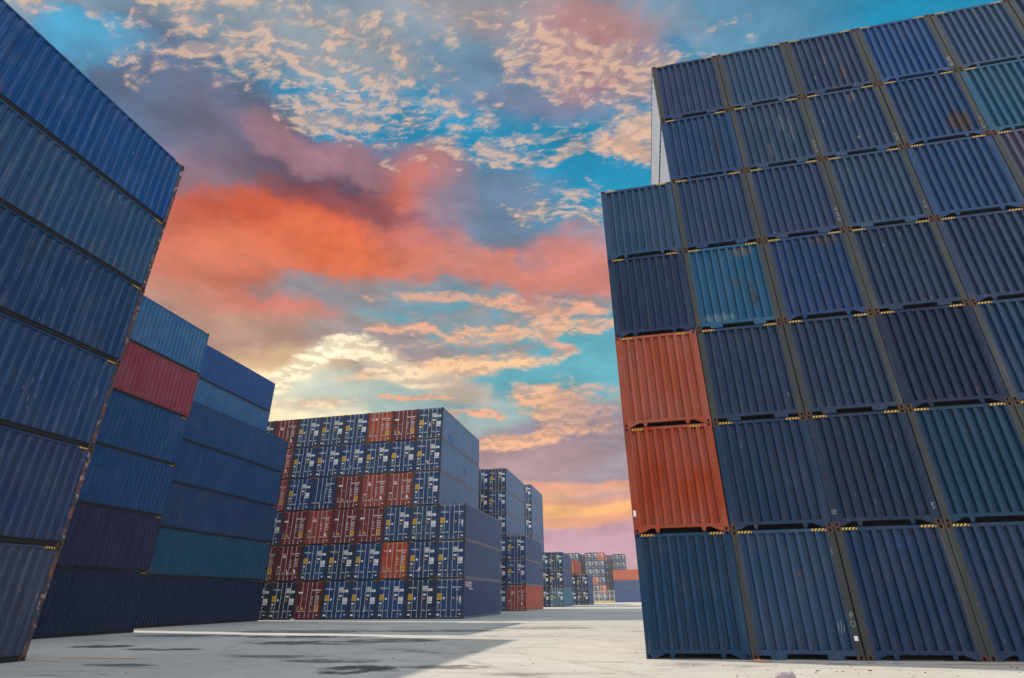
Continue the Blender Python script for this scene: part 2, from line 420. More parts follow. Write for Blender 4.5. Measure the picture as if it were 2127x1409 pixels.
M_PAINT = paint_mat('container_paint')
M_PAINT_CLEAN = paint_mat('container_paint_far', wear=0.5)
M_FLAKE = paint_mat('flaking_post_paint', flakes=0.9)
M_POST = paint_mat('worn_post_paint', wear=1.7)
M_WORN = paint_mat('scraped_container_paint', [(-WX_, 1.2, 2.1, 0.3, 0.5, 0.35, (14, 56, 120), 0.6)], 2.2)
M_CAST = plain_mat('rusty_cast_steel', (72, 54, 43), 0.8, 0.0, 0.45, 16.0, 0.5)
M_CASTP = paint_mat('painted_cast_steel', wear=2.0)
M_HOLE = plain_mat('dark_recess', (10, 10, 11), 0.9, 0.0, 0.1)
M_FLOOR = plain_mat('dark_underside', (26, 25, 25), 0.9, 0.0, 0.3, 3.0)
M_GALV = plain_mat('galvanised_steel', (208, 208, 202), 0.45, 0.1, 0.18, 6.0, 0.25)
M_RUBBER = plain_mat('black_gasket', (16, 16, 18), 0.75, 0.0, 0.2)
M_RAIL = paint_mat('dark_rail_paint', wear=1.6)
M_HAZ = hazard_mat()
M_WHITE = plain_mat('white_vinyl', (238, 238, 234), 0.5, 0.0, 0.12, 9.0)
M_GREY = plain_mat('grey_plate', (128, 128, 120), 0.5, 0.1, 0.2, 9.0)
M_YEL = plain_mat('yellow_vinyl', (244, 186, 28), 0.5, 0.0, 0.14, 9.0)
M_BLK = plain_mat('black_print', (20, 20, 22), 0.6, 0.0, 0.1)
M_RED = plain_mat('red_print', (196, 36, 52), 0.5, 0.0, 0.12)
M_BLUEP = plain_mat('blue_print', (42, 70, 132), 0.5, 0.0, 0.12)
M_ORANGE = plain_mat('orange_line_paint', (226, 136, 40), 0.7, 0.0, 0.2, 5.0)
M_CHALK = plain_mat('chalk', (138, 142, 142), 0.9, 0.0, 0.15)
M_CLOTH = plain_mat('pale_cloth', (206, 198, 196), 0.9, 0.0, 0.2, 12.0)
M_CONC = concrete_mat()
# ------------------------------------------------------------------ mesh builder
class MB:
    def __init__(s): s.v = []; s.f = []; s.m = []
    def poly(s, pts, mi=0):
        i = len(s.v); s.v += [tuple(p) for p in pts]; s.f.append(tuple(range(i, i + len(pts)))); s.m.append(mi)
    def box(s, x0, x1, y0, y1, z0, z1, mi=0):
        i = len(s.v)
        s.v += [(x0, y0, z0), (x1, y0, z0), (x1, y1, z0), (x0, y1, z0), (x0, y0, z1), (x1, y0, z1), (x1, y1, z1), (x0, y1, z1)]
        for q in ((0, 3, 2, 1), (4, 5, 6, 7), (0, 1, 5, 4), (1, 2, 6, 5), (2, 3, 7, 6), (3, 0, 4, 7)):
            s.f.append(tuple(i + k for k in q)); s.m.append(mi)
    def prism(s, pts, y0, y1, mi=0):
        """pts in x,z (counter-clockwise seen from -y) extruded along y"""
        n = len(pts); i = len(s.v)
        s.v += [(x, y0, z) for x, z in pts] + [(x, y1, z) for x, z in pts]
        s.f.append(tuple(i + k for k in range(n))); s.m.append(mi)
        s.f.append(tuple(i + n + k for k in reversed(range(n)))); s.m.append(mi)
        for k in range(n):
            a, b = k, (k + 1) % n
            s.f.append((i + a, i + n + a, i + n + b, i + b)); s.m.append(mi)
    def prismx(s, pts, x0, x1, mi=0):
        """pts in y,z extruded along x"""
        n = len(pts); i = len(s.v)
        s.v += [(x0, y, z) for y, z in pts] + [(x1, y, z) for y, z in pts]
        s.f.append(tuple(i + k for k in range(n))); s.m.append(mi)
        s.f.append(tuple(i + n + k for k in reversed(range(n)))); s.m.append(mi)
        for k in range(n):
            a, b = k, (k + 1) % n
            s.f.append((i + a, i + n + a, i + n + b, i + b)); s.m.append(mi)
    def tube(s, a, b, r, n=8, mi=0):
        a = Vector(a); b = Vector(b); d = (b - a).normalized()
        u = d.orthogonal().normalized(); w = d.cross(u); i = len(s.v)
        for p in (a, b):
            for k in range(n):
                t = 2 * math.pi * k / n
                s.v.append(tuple(p + u * (r * math.cos(t)) + w * (r * math.sin(t))))
        for k in range(n):
            k2 = (k + 1) % n
            s.f.append((i + k, i + k2, i + n + k2, i + n + k)); s.m.append(mi)
        s.f.append(tuple(i + k for k in reversed(range(n)))); s.m.append(mi)
        s.f.append(tuple(i + n + k for k in range(n))); s.m.append(mi)
    def grid(s, rows, mi=0):
        i = len(s.v); h = len(rows); w = len(rows[0])
        for r in rows: s.v += [tuple(p) for p in r]
        for a in range(h - 1):
            for b in range(w - 1):
                s.f.append((i + a * w + b, i + a * w + b + 1, i + (a + 1) * w + b + 1, i + (a + 1) * w + b)); s.m.append(mi)
    def mesh(s, name, mats, recalc=True):
        me = bpy.data.meshes.new(name); me.from_pydata(s.v, [], s.f)
        for m in mats: me.materials.append(m)
        me.polygons.foreach_set('material_index', s.m)
        if recalc:
            import bmesh
            b = bmesh.new(); b.from_mesh(me); bmesh.ops.recalc_face_normals(b, faces=b.faces); b.to_mesh(me); b.free()
        me.update()
        return me

def obj(name, me, parent=None, color=None, kind=None):
    o = bpy.data.objects.new(name, me); COL.objects.link(o)
    if parent is not None: o.parent = parent
    if color is not None: o.color = color
    if kind: o['kind'] = kind
    return o

def thing(name, label, cat, loc, rz=0.0, group=None):
    o = bpy.data.objects.new(name, None); COL.objects.link(o)
    o.empty_display_size = 0.4
    o.location = loc; o.rotation_euler = (0, 0, rz)
    o['label'] = label; o['category'] = cat
    if group: o['group'] = group
    return o

def tag(o, label, cat, group=None):
    o['label'] = label; o['category'] = cat
    if group: o['group'] = group
    return o

# ------------------------------------------------------------------ the 40 ft high-cube container
CW, CL, CH = 2.438, 12.192, 2.896
PW, PH = 2.455, 2.900                    # stacking pitch
YF = -CL / 2                             # y of the end that faces the reader
WX = CW / 2

def frame_mesh(end, name):
    """posts, rails, sills and floor; end = 'tri', 'rect' (blind ends) or 'door'"""
    b = MB()
    for sx in (-1, 1):
        xa, xb = sorted((sx * (WX - 0.004), sx * (WX - 0.162)))
        b.box(xa, xb, -YF - 0.13, -YF - 0.004, 0.117, 2.779, 1)
        xa, xb = sorted((sx * (WX - 0.006), sx * (WX - 0.07)))
        b.box(xa, xb, YF + 0.178, -YF - 0.178, 2.822, 2.888)                   # top side rail
        xa, xb = sorted((sx * (WX - 0.045), sx * (WX - 0.052)))
        b.box(xa, xb, YF + 0.178, -YF - 0.178, 0.03, 0.150, 1)                  # bottom rail: web and lips
        xa, xb = sorted((sx * (WX - 0.008), sx * (WX - 0.052)))
        b.box(xa, xb, YF + 0.178, -YF - 0.178, 0.150, 0.166)
        xa, xb = sorted((sx * (WX - 0.014), sx * (WX - 0.052)))
        b.box(xa, xb, YF + 0.178, -YF - 0.178, 0.014, 0.030, 1)
        # back castings, not worth their own part on this hidden end
        xa, xb = sorted((sx * (WX - 0.001), sx * (WX - 0.162)))
        for z0, z1 in ((0.0, 0.117), (2.779, 2.896)):
            b.box(xa, xb, -YF - 0.177, -YF - 0.001, z0, z1)
    b.box(-1.166, 1.166, YF + 0.14, -YF - 0.14, 0.168, 0.19, 2)                # floor
    for k in range(24):
        y = YF + 0.5 + k * (CL - 1.0) / 23
        b.box(-1.166, 1.166, y - 0.02, y + 0.02, 0.05, 0.167, 2)
    b.box(-1.056, 1.056, -YF - 0.10, -YF - 0.005, 2.800, 2.886)                # back header and sill
    b.box(-1.056, 1.056, -YF - 0.10, -YF - 0.005, 0.125, 0.205)
    if end == 'door':
        b.box(-1.056, 1.056, YF + 0.006, YF + 0.10, 2.752, 2.886)
        b.box(-1.056, 1.056, YF + 0.008, YF + 0.10, 0.10, 0.160)
        b.box(-1.056, 1.056, YF + 0.045, YF + 0.10, 0.01, 0.0995, 2)  # dark sill front: shade in this recess put into the colour
    else:
        b.box(-1.056, 1.056, YF + 0.005, YF + 0.10, 2.806, 2.886)
        b.box(-1.056, 1.056, YF + 0.005, YF + 0.10, 0.125, 0.208)
        for sx in (-1, 1):
            def P(pts):
                q = [(sx * x, z) for x, z in pts]
                return q if sx > 0 else q[::-1]
            if end == 'tri':
                b.prism(P([(1.056, 0.006), (1.056, 0.124), (0.76, 0.124), (0.98, 0.020)]), YF + 0.008, YF + 0.024)
                b.prism(P([(0.62, 0.012), (0.655, 0.124), (0.525, 0.124), (0.56, 0.012)]), YF + 0.008, YF + 0.026)
            else:
                b.prism(P([(0.80, 0.030), (0.80, 0.124), (0.44, 0.124), (0.44, 0.030), (0.46, 0.014), (0.78, 0.014)]), YF + 0.008, YF + 0.026)
                b.box(*sorted((sx * 0.80, sx * 1.056)), YF + 0.008, YF + 0.022, 0.092, 0.1245)
    return b.mesh(name, [M_PAINT, M_POST, M_FLOOR])

def casting_mesh(sx, top):
    """corner fitting with oval openings to the front and to the side"""
    b = MB()
    x0, x1 = sorted((sx * (WX + 0.001), sx * (WX - 0.162))); y0, y1 = YF - 0.001, YF + 0.177
    z0, z1 = (2.779, 2.896) if top else (0.0, 0.117)
    cx, cy, cz = (x0 + x1) / 2, (y0 + y1) / 2, (z0 + z1) / 2
    def octo(w, h):
        return [(-w, -h * .55), (-w * .5, -h), (w * .5, -h), (w, -h * .55), (w, h * .55), (w * .5, h), (-w * .5, h), (-w, h * .55)]
    def pierced(o, h8, dep):
        for k in range(4):
            b.poly([o[k], o[(k + 1) % 4], h8[(2 * k + 2) % 8], h8[2 * k + 1]])
            b.poly([o[k], h8[2 * k + 1], h8[2 * k]])
        inn = [tuple(p[i] + dep[i] for i in range(3)) for p in h8]
        for k in range(8): b.poly([h8[k], h8[(k + 1) % 8], inn[(k + 1) % 8], inn[k]], 1)
        b.poly(inn, 1)
    pierced([(x0, y0, z0), (x1, y0, z0), (x1, y0, z1), (x0, y0, z1)], [(cx + u, y0, cz + w) for u, w in octo(0.032, 0.040)], (0, 0.03, 0))
    xs, xo = (x1, x0) if sx > 0 else (x0, x1)
    pierced([(xs, y0, z0), (xs, y1, z0), (xs, y1, z1), (xs, y0, z1)], [(xs, cy + u, cz + w) for u, w in octo(0.040, 0.034)], (-sx * 0.03, 0, 0))
    b.poly([(xo, y0, z0), (xo, y1, z0), (xo, y1, z1), (xo, y0, z1)])
    b.poly([(x0, y1, z0), (x1, y1, z0), (x1, y1, z1), (x0, y1, z1)])
    b.poly([(x0, y0, z0), (x1, y0, z0), (x1, y1, z0), (x0, y1, z0)])
    b.poly([(x0, y0, z1), (x1, y0, z1), (x1, y1, z1), (x0, y1, z1)])
    return b

def end_wall_mesh(name, seed, rib, rec, dep=0.045, back=False):
    """corrugated blind end between the posts; plate ripples come from years of knocks"""
    rn = random.Random(seed); n = 9; slope = (2.11 / n - rib - rec) / 2
    xs = [-1.055]; ds = [0.0]
    x = -1.055 + rib / 2
    for k in range(n):
        xs += [x, x + slope, x + slope + rec, x + 2 * slope + rec]; ds += [0.0, dep, dep, 0.0]
        x += 2 * slope + rec + rib
    xs.append(1.055); ds.append(0.0)
    nz = 14; rows = []
    amp = [[rn.gauss(0, 1) for _ in xs] for _ in range(6)]
    for j in range(nz + 1):
        t = j / nz; z = 0.206 + t * (2.808 - 0.206); row = []
        env = math.sin(math.pi * t)
        for i, (xx, d) in enumerate(zip(xs, ds)):
            wob = sum(amp[q][i // 2 * 2 if i else 0] * math.sin((q + 1) * math.pi * t) / (q + 1) for q in range(4))
            wy = sum(amp[q + 2][max(0, i - 1)] * math.sin((q + 2) * math.pi * t + q) / (q + 2) for q in range(3))
            edge = 0 if i in (0, len(xs) - 1) else 1
            row.append((xx + edge * env * wob * 0.0045, YF + 0.012 + d + edge * env * (0.004 + wy * 0.004), z))
        rows.append(row)
    b = MB(); b.grid(rows[::-1])
    if back: b.v = [(-x, -y, z) for x, y, z in b.v]
    return b.mesh(name, [M_PAINT], recalc=False)

def side_wall_mesh(name, sx, seed=None):
    rn = random.Random(seed or 0); n = 42; y = YF + 0.128; L = CL - 0.256; p = L / n
    ys = []; ds = []; dp = 0.044 if seed else 0.058
    for k in range(n):
        y0 = y + k * p
        ys += [y0, y0 + p * 0.30, y0 + p * 0.46, y0 + p * 0.84]; ds += [0.0, 0.0, dp, dp]
    ys.append(y + L); ds.append(0.0)
    nz = 9 if seed else 1; rows = []
    amp = [[rn.gauss(0, 1) for _ in ys] for _ in range(4)]
    for j in range(nz + 1):
        t = j / nz; z = 0.164 + t * (2.826 - 0.164); row = []
        for i, (yy, d) in enumerate(zip(ys, ds)):
            w = 0.0; w2 = 0.0
            if seed and 0 < i < len(ys) - 1:
                w = sum(amp[q][i // 2 * 2] * math.sin((q + 1) * math.pi * t) / (q + 1) for q in range(3))
                w2 = sum(amp[q + 1][i] * math.sin((q + 1) * math.pi * t) / (q + 1) for q in range(3))
            row.append((sx * (WX - 0.014 - d - 0.0025 * w2 - (0.004 if seed else 0) * math.sin(math.pi * t)), yy + 0.005 * w, z))
        rows.append(row)
    b = MB(); b.grid(rows if sx > 0 else rows[::-1])
    return b.mesh(name, [M_PAINT], recalc=False)

def roof_mesh():
    b = MB(); rows = []
    n = 40; y = YF + 0.1; p = (CL - 0.2) / n; ys = []; zs = []
    for k in range(n):
        ys += [y + k * p, y + k * p + p * .3, y + k * p + p * .5, y + k * p + p * .8]; zs += [2.872, 2.872, 2.856, 2.856]
    ys.append(-YF - 0.1); zs.append(2.872)
    rows = [[(-1.152, a, c) for a, c in zip(ys, zs)], [(1.152, a, c) for a, c in zip(ys, zs)]]
    b.grid(rows)
    return b.mesh('roof', [M_PAINT], recalc=False)

def door_mesh(sx, bands):
    """one door leaf with pressed horizontal channels"""
    b = MB(); x0, x1 = sorted((sx * 0.010, sx * 1.050)); yo = YF + 0.022
    b.box(x0, x1, yo + 0.032, yo + 0.060, 0.172, 2.742)
    b.box(x0, x0 + 0.055, yo, yo + 0.031, 0.172, 2.742); b.box(x1 - 0.055, x1, yo, yo + 0.031, 0.172, 2.742)
    edges = [0.172]
    for c, h in bands: edges += [c - h / 2, c + h / 2]
    edges.append(2.742)
    for k in range(0, len(edges), 2):
        a, c = edges[k], edges[k + 1]
        s0 = 0.0 if k == 0 else 0.028; s1 = 0.0 if k == len(edges) - 2 else 0.028
        b.prismx([(yo + 0.0315, a), (yo, a + s0), (yo, c - s1), (yo + 0.0315, c)], x0 + 0.0555, x1 - 0.0555)
    xg0, xg1 = sorted((sx * 0.002, sx * 0.0098)); b.box(xg0, xg1, yo + 0.004, yo + 0.05, 0.172, 2.742, 1)
    b.box(x0, x1, yo + 0.006, yo + 0.05, 2.7425, 2.751, 1); b.box(x0, x1, yo + 0.006, yo + 0.05, 0.1625, 0.1715, 1)
    for z in (0.42, 1.05, 1.72, 2.40):                                        # hinges on the outer edge
        xa, xb = sorted((sx * 0.985, sx * 1.052)); b.box(xa, xb, yo - 0.016, yo - 0.0005, z - 0.07, z + 0.07)
    return b.mesh('door', [M_PAINT, M_RUBBER])

def bar_mesh(x):
    b = MB(); y = YF - 0.014
    b.tube((x, y, 0.18), (x, y, 2.74), 0.017, 8)
    for z0, z1 in ((0.12, 0.20), (2.715, 2.79)):
        b.box(x - 0.034, x + 0.034, y - 0.028, y + 0.0185, z0, z1)
    for z in (0.30, 0.95, 1.60, 2.25, 2.62):
        b.box(x - 0.026, x + 0.026, y - 0.022, y + 0.035, z - 0.016, z + 0.016)
    return b.mesh('locking_bar', [M_GALV])

def handle_mesh(x, dx, z=0.62):
    b = MB(); y = YF - 0.040
    b.box(*sorted((x, x + dx)), y - 0.010, y + 0.010, z - 0.016, z + 0.016)
    b.box(x + dx * 0.45 - 0.035, x + dx * 0.45 + 0.035, y + 0.010, y + 0.06, z - 0.05, z + 0.05)
    b.box(*sorted((x + dx * 0.93, x + dx)), y - 0.014, y + 0.014, z - 0.045, z + 0.02)
    return b.mesh('handle', [M_GALV])

def text_mesh(txt, size, x, z, y, mat, align='LEFT', face='-Y', bold=0.004, ext=0.002):
    """lettering as thin raised geometry"""
    c = bpy.data.curves.new('lettering', 'FONT'); c.body = txt; c.size = size; c.extrude = ext; c.offset = bold
    c.align_x = align; c.resolution_u = 2
    o = bpy.data.objects.new('lettering_tmp', c); COL.objects.link(o)
    dg = bpy.context.evaluated_depsgraph_get()
    me = bpy.data.meshes.new_from_object(o.evaluated_get(dg))
    bpy.data.objects.remove(o); bpy.data.curves.remove(c)
    if face == '-Y': M = Matrix(((1, 0, 0, x), (0, 0, -1, y), (0, 1, 0, z), (0, 0, 0, 1)))
    else: M = Matrix(((0, 0, 1, x), (1, 0, 0, y), (0, 1, 0, z), (0, 0, 0, 1)))   # facing +X
    me.transform(M); me.materials.clear(); me.materials.append(mat)
    return me

def join_meshes(name, items):
    """items: list of meshes each with one material -> one mesh"""
    v, f, mi, mats = [], [], [], []
    for me in items:
        o = len(v); v += [tuple(p.co) for p in me.vertices]
        base = len(mats); mats += [m for m in me.materials]
        for p in me.polygons:
            f.append(tuple(o + k for k in p.vertices)); mi.append(base + p.material_index)
    out = bpy.data.meshes.new(name); out.from_pydata(v, [], f)
    for m in mats: out.materials.append(m)
    out.polygons.foreach_set('material_index', mi); out.update()
    return out

YD = YF + 0.0205                          # stickers sit on the pressed face of the doors
def plate(name, x, z, w, h, mat, extra=(), dy=0.0):
    b = MB(); b.box(x, x + w, YD - 0.004 - dy, YD, z, z + h)
    items = [b.mesh(name, [mat])] + list(extra)
    return join_meshes(name, items) if extra else items[0]

def bars_print(rows, mat, y):
    b = MB()
    for x, z, w, h in rows: b.box(x, x + w, y - 0.002, y - 0.0003, z, z + h)
    return b.mesh('print', [mat])

FR = {k: frame_mesh(k, 'frame') for k in ('tri', 'rect', 'door')}
def post_mesh(sx):
    b = MB(); xa, xb = sorted((sx * (WX - 0.004), sx * (WX - 0.162)))
    b.box(xa, xb, YF + 0.004, YF + 0.13, 0.117, 2.779)
    return b
POSTS = [post_mesh(sx).mesh('corner_post', [M_POST]) for sx in (-1, 1)]
POSTS_F = [post_mesh(sx).mesh('corner_post', [M_FLAKE]) for sx in (-1, 1)]
CASTS = [casting_mesh(sx, top).mesh('corner_casting', [M_CAST, M_HOLE]) for sx in (-1, 1) for top in (0, 1)]
CASTS_P = [casting_mesh(sx, top).mesh('corner_casting', [M_CASTP, M_HOLE]) for sx in (-1, 1) for top in (0, 1)]
ENDS = {'tri': [end_wall_mesh('end_wall', 11 + k, 0.092, 0.112, 0.078) for k in range(4)],
        'rect': [end_wall_mesh('end_wall', 31 + k, 0.082, 0.118, 0.085) for k in range(4)]}
ENDB = end_wall_mesh('back_wall', 5, 0.09, 0.095, 0.045, True)
SIDE = {sx: side_wall_mesh('side_wall', sx) for sx in (-1, 1)}
SIDE_W = [side_wall_mesh('side_wall', -1, 60 + k) for k in range(3)]
ROOF = roof_mesh()
B5 = [(0.40, 0.20), (1.30, 0.17), (1.62, 0.0001 + 0.16), (1.88, 0.16), (2.50, 0.20)]
B7 = [(0.40, 0.18), (0.78, 0.14), (1.25, 0.17), (1.55, 0.17), (1.85, 0.17), (2.52, 0.18)]
DOORS = {'a': [door_mesh(-1, B5), door_mesh(1, B5)], 'b': [door_mesh(-1, B7), door_mesh(1, B7)]}
BARX = (-0.64, -0.19, 0.19, 0.64)
BARS = [bar_mesh(x) for x in BARX]
HANDLES = [handle_mesh(-0.64, -0.36), handle_mesh(-0.19, -0.36), handle_mesh(0.19, 0.36), handle_mesh(0.64, 0.36)]
def stripe_mesh(x0, x1, z0=2.826, z1=2.880, y=YF + 0.0045):
    b = MB(); b.box(x0, x1, y - 0.0025, y, z0, z1); return b.mesh('hazard_stripe', [M_HAZ])
STRIPES = [stripe_mesh(-1.05, -0.71), stripe_mesh(0.71, 1.05)]
STRIPES_LOW = [stripe_mesh(-1.0, -0.66, 2.800, 2.852), stripe_mesh(0.60, 0.94, 2.800, 2.852)]
def side_stripe_mesh(sx):
    b = MB(); xa, xb = sorted((sx * (WX - 0.0058), sx * (WX - 0.0035))); b.box(xa, xb, YF + 0.19, YF + 0.50, 2.828, 2.882)
    return b.mesh('hazard_stripe', [M_HAZ])
SSTRIPE = {sx: side_stripe_mesh(sx) for sx in (-1, 1)}
# ------------------------------------------------------------------ stickers and lettering for the door ends
def tri_mesh(name, cx, cz, r, mat):
    b = MB(); b.prism([(cx - r, cz - r * 0.8), (cx + r, cz - r * 0.8), (cx, cz + r)], YD - 0.004, YD); return b.mesh(name, [mat])
def disc_mesh(name, cx, cz, r, mat):
    b = MB(); b.prism([(cx + r * math.cos(k * math.pi / 8), cz + r * math.sin(k * math.pi / 8)) for k in range(16)], YD - 0.004, YD); return b.mesh(name, [mat])
TXT = lambda t, s, x, z, m=None, al='LEFT', b=0.004: text_mesh(t, s, x, z, YD - 0.0055, m or M_WHITE, al, '-Y', b)

def atx_set(num, code='ATXU'):
    flag = bars_print([(-1.00, 2.285, 0.10, 0.028), (-1.00, 2.215, 0.10, 0.028)], M_RED, YD - 0.003)
    flagw = bars_print([(-1.00, 2.25, 0.10, 0.032)], M_WHITE, YD - 0.003)
    line = bars_print([(-0.42, 2.215, 0.22, 0.018)], M_WHITE, YD - 0.003)
    left = [('maker_lettering', join_meshes('maker_lettering', [flag, flagw, line, TXT('TA.', 0.14, -0.90, 2.215), TXT('ATX', 0.15, -0.72, 2.20)])),
            ('height_sign', plate('height_sign', -1.01, 1.36, 0.40, 0.44, M_YEL, [TXT("HIGH", 0.135, -0.81, 1.50, M_BLK, 'CENTER'), bars_print([(-0.95, 1.66, 0.28, 0.05), (-0.97, 1.41, 0.32, 0.03)], M_BLK, YD - 0.004)])),
            ('round_mark', disc_mesh('round_mark', -0.44, 1.47, 0.085, M_WHITE)),
            ('small_label', plate('small_label', -1.0, 1.10, 0.22, 0.11, M_WHITE)),
            ('data_plate', plate('data_plate', -1.01, 0.72, 0.18, 0.31, M_GREY)),
            ('small_label', plate('small_label', -1.0, 0.24, 0.22, 0.13, M_WHITE))]
    right = [('number_panel', join_meshes('number_panel', [plate('p', 0.24, 2.20, 0.40, 0.17, M_WHITE), plate('p', 0.24, 2.00, 0.79, 0.185, M_WHITE),
                TXT(code, 0.15, 0.27, 2.23, M_BLK), TXT(num, 0.165, 0.27, 2.03, M_BLK)])),
             ('small_label', plate('small_label', 0.26, 1.68, 0.26, 0.12, M_WHITE)),
             ('warning_triangle', tri_mesh('warning_triangle', 0.34, 1.48, 0.085, M_YEL)),
             ('placard', plate('placard', 0.62, 1.12, 0.41, 0.47, M_WHITE, [bars_print([(0.62, 1.215, 0.41, 0.05)], M_BLUEP, YD - 0.004), bars_print([(0.66, 1.52 - q * 0.055, 0.30 - 0.04 * (q % 3), 0.018) for q in range(5)], M_GREY, YD - 0.004)])),
             ('small_label', plate('small_label', 0.84, 0.30, 0.15, 0.09, M_WHITE))]
    return left, right

def rows_print(x, zs, w, rn):
    r = []
    for z in zs:
        xx = x
        while xx < x + w - 0.03:
            ww = rn.uniform(0.03, 0.09); r.append((xx, z, min(ww, x + w - xx), 0.055)); xx += ww + 0.025
    return bars_print(r, M_WHITE, YD - 0.003)

def red_set(num, kind, seed):
    rn = random.Random(seed)
    right = [('number_lettering', TXT(num, 0.13, 0.22, 2.16)), ('size_code', TXT('45G1', 0.12, 0.66, 1.99)),
             ('text_block', join_meshes('text_block', [rows_print(0.16, (1.66, 1.50, 1.30, 1.12), 0.22, rn), rows_print(0.60, (1.74, 1.62, 1.48, 1.34, 1.18), 0.34, rn)])),
             ('small_label', plate('small_label', 0.84, 0.30, 0.15, 0.07, M_WHITE))]
    left = [('data_plate', plate('data_plate', -1.0, 0.72, 0.17, 0.31, M_GREY))]
    if kind == 'tal':
        left += [('leasing_sign', join_meshes('leasing_sign', [plate('p', -0.62, 2.02, 0.32, 0.24, M_RED), plate('p', -0.62, 1.92, 0.32, 0.0995, M_WHITE), TXT('TAL', 0.15, -0.46, 2.08, M_WHITE, 'CENTER')])),
                 ('round_mark', disc_mesh('round_mark', -0.84, 2.30, 0.07, M_BLUEP)), ('small_label', plate('small_label', -0.95, 1.12, 0.22, 0.08, M_WHITE))]
        right += [('data_plate', plate('data_plate', 0.64, 0.70, 0.16, 0.22, M_WHITE))]
    elif kind == 'maroon':
        left += [('small_label', plate('small_label', -1.0, 1.96, 0.40, 0.13, M_WHITE)), ('round_mark', disc_mesh('round_mark', -0.42, 1.55, 0.08, M_GREY)),
                 ('warning_triangle', tri_mesh('warning_triangle', -0.50, 0.84, 0.12, M_YEL))]
        right += [('height_sign', plate('height_sign', 0.62, 0.66, 0.33, 0.42, M_YEL, [bars_print([(0.66, 0.98, 0.25, 0.04), (0.72, 0.80, 0.13, 0.13), (0.66, 0.70, 0.25, 0.04)], M_BLK, YD - 0.004)]))]
    else:
        left += [('round_mark', disc_mesh('round_mark', -0.42, 2.20, 0.10, M_WHITE)), ('maker_lettering', rows_print(-0.98, (2.18,), 0.34, rn))]
        right += [('height_sign', plate('height_sign', 0.60, 0.62, 0.36, 0.42, M_YEL, [bars_print([(0.65, 0.93, 0.26, 0.04), (0.65, 0.80, 0.26, 0.06), (0.65, 0.68, 0.26, 0.04)], M_BLK, YD - 0.004)]))]
        if seed % 2: left += [('warning_triangle', tri_mesh('warning_triangle', -0.45, 0.84, 0.12, M_YEL))]
    return left, right

def plain_set():
    rn = random.Random(3)
    left = [('warning_triangle', tri_mesh('warning_triangle', -0.02 - 0.2, 0.42, 0.11, M_YEL))]
    right = [('number_lettering', TXT('WHLU 555477', 0.13, 0.20, 2.22)), ('size_code', TXT('45G1', 0.12, 0.20, 2.06)),
             ('text_block', join_meshes('text_block', [rows_print(0.24, (1.86, 1.62, 1.40), 0.12, rn), rows_print(0.52, (1.74, 1.60, 1.46, 1.26, 1.10), 0.32, rn)])),
             ('data_plate', plate('data_plate', 0.70, 0.66, 0.18, 0.30, M_GREY))]
    return left, right

NUMS = ['417136 0', '413518 3', '425190 2', '420751 5', '416290 8', '405037 2']
ATX = [atx_set(n) for n in NUMS]
l_, r_ = atx_set('515473 6')
ATX_TXT = (l_, [('number_lettering', TXT('ATXU 515473 6', 0.125, 0.18, 2.20)), ('size_code', TXT('45G1', 0.12, 0.55, 2.03)), r_[2],
           ('text_block', bars_print([(0.58, 1.56, 0.40, 0.02), (0.60, 1.38, 0.16, 0.07), (0.58, 1.24, 0.40, 0.02), (0.86, 1.20, 0.12, 0.36), (0.88, 1.06, 0.10, 0.08)], M_WHITE, YD - 0.003)), r_[4]])
REDS = {'tal': [red_set('TCLU 780437 1', 'tal', 4), red_set('TXLU 790632 2', 'tal', 5)],
        'maroon': [red_set('BMOU 962278 1', 'maroon', 6), red_set('BMOU 590468 3', 'maroon', 7)],
        'orange': [red_set('TEMU 610657 1', 'orange', 8), red_set('CAIU 408217 5', 'orange', 9)]}
PLAINB = plain_set()

# ------------------------------------------------------------------ colours (paint tones, a few with light or shade put in)
C = dict(navy=(24, 56, 90), navy2=(33, 60, 93), slate=(44, 76, 109), steel=(26, 66, 100), teal=(0, 58, 86), tealb=(30, 94, 128),
         blue=(24, 66, 112), blue2=(22, 76, 130), violet=(38, 66, 104), dark=(18, 46, 77), orange=(182, 80, 50), salmon=(176, 86, 64), maroon=(118, 40, 46),
         redb=(160, 68, 54), rose=(142, 58, 74), mauve=(84, 84, 110), sky=(50, 104, 150), plum=(30, 36, 70), olive=(58, 62, 62), ink=(4, 31, 66),
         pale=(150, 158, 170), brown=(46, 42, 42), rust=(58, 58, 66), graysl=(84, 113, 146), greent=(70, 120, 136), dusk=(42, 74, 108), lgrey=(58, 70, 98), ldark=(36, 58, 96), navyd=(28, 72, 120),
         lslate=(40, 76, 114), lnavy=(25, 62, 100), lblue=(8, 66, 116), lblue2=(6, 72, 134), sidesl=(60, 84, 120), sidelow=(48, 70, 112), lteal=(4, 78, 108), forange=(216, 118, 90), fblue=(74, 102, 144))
CNAME = dict(navy='navy', navy2='dusty navy', slate='slate blue', steel='steel blue', teal='dark teal', tealb='bright teal', blue='royal blue', blue2='bright blue', violet='violet navy',
             dark='dark navy', orange='orange', salmon='faded orange', maroon='maroon', redb='red-brown', rose='rose red', mauve='mauve grey', sky='light blue', plum='plum blue', ink='inky navy', graysl='grey blue', greent='teal', dusk='grey blue', lgrey='greyish blue', lteal='dark teal', forange='orange', fblue='slate blue', ldark='dark blue', navyd='navy', lslate='slate blue', lnavy='navy', lblue='royal blue', lblue2='bright blue')
ORD = ['', 'first', 'second', 'third', 'fourth', 'fifth', 'sixth', 'seventh', 'eighth', 'ninth']

def jit(c, rn, a=0.10):
    k = 1 + rn.uniform(-a, a)
    return tuple(max(0.0, v * k * (1 + rn.uniform(-a, a) * 0.35)) for v in c[:3]) + (1.0,)

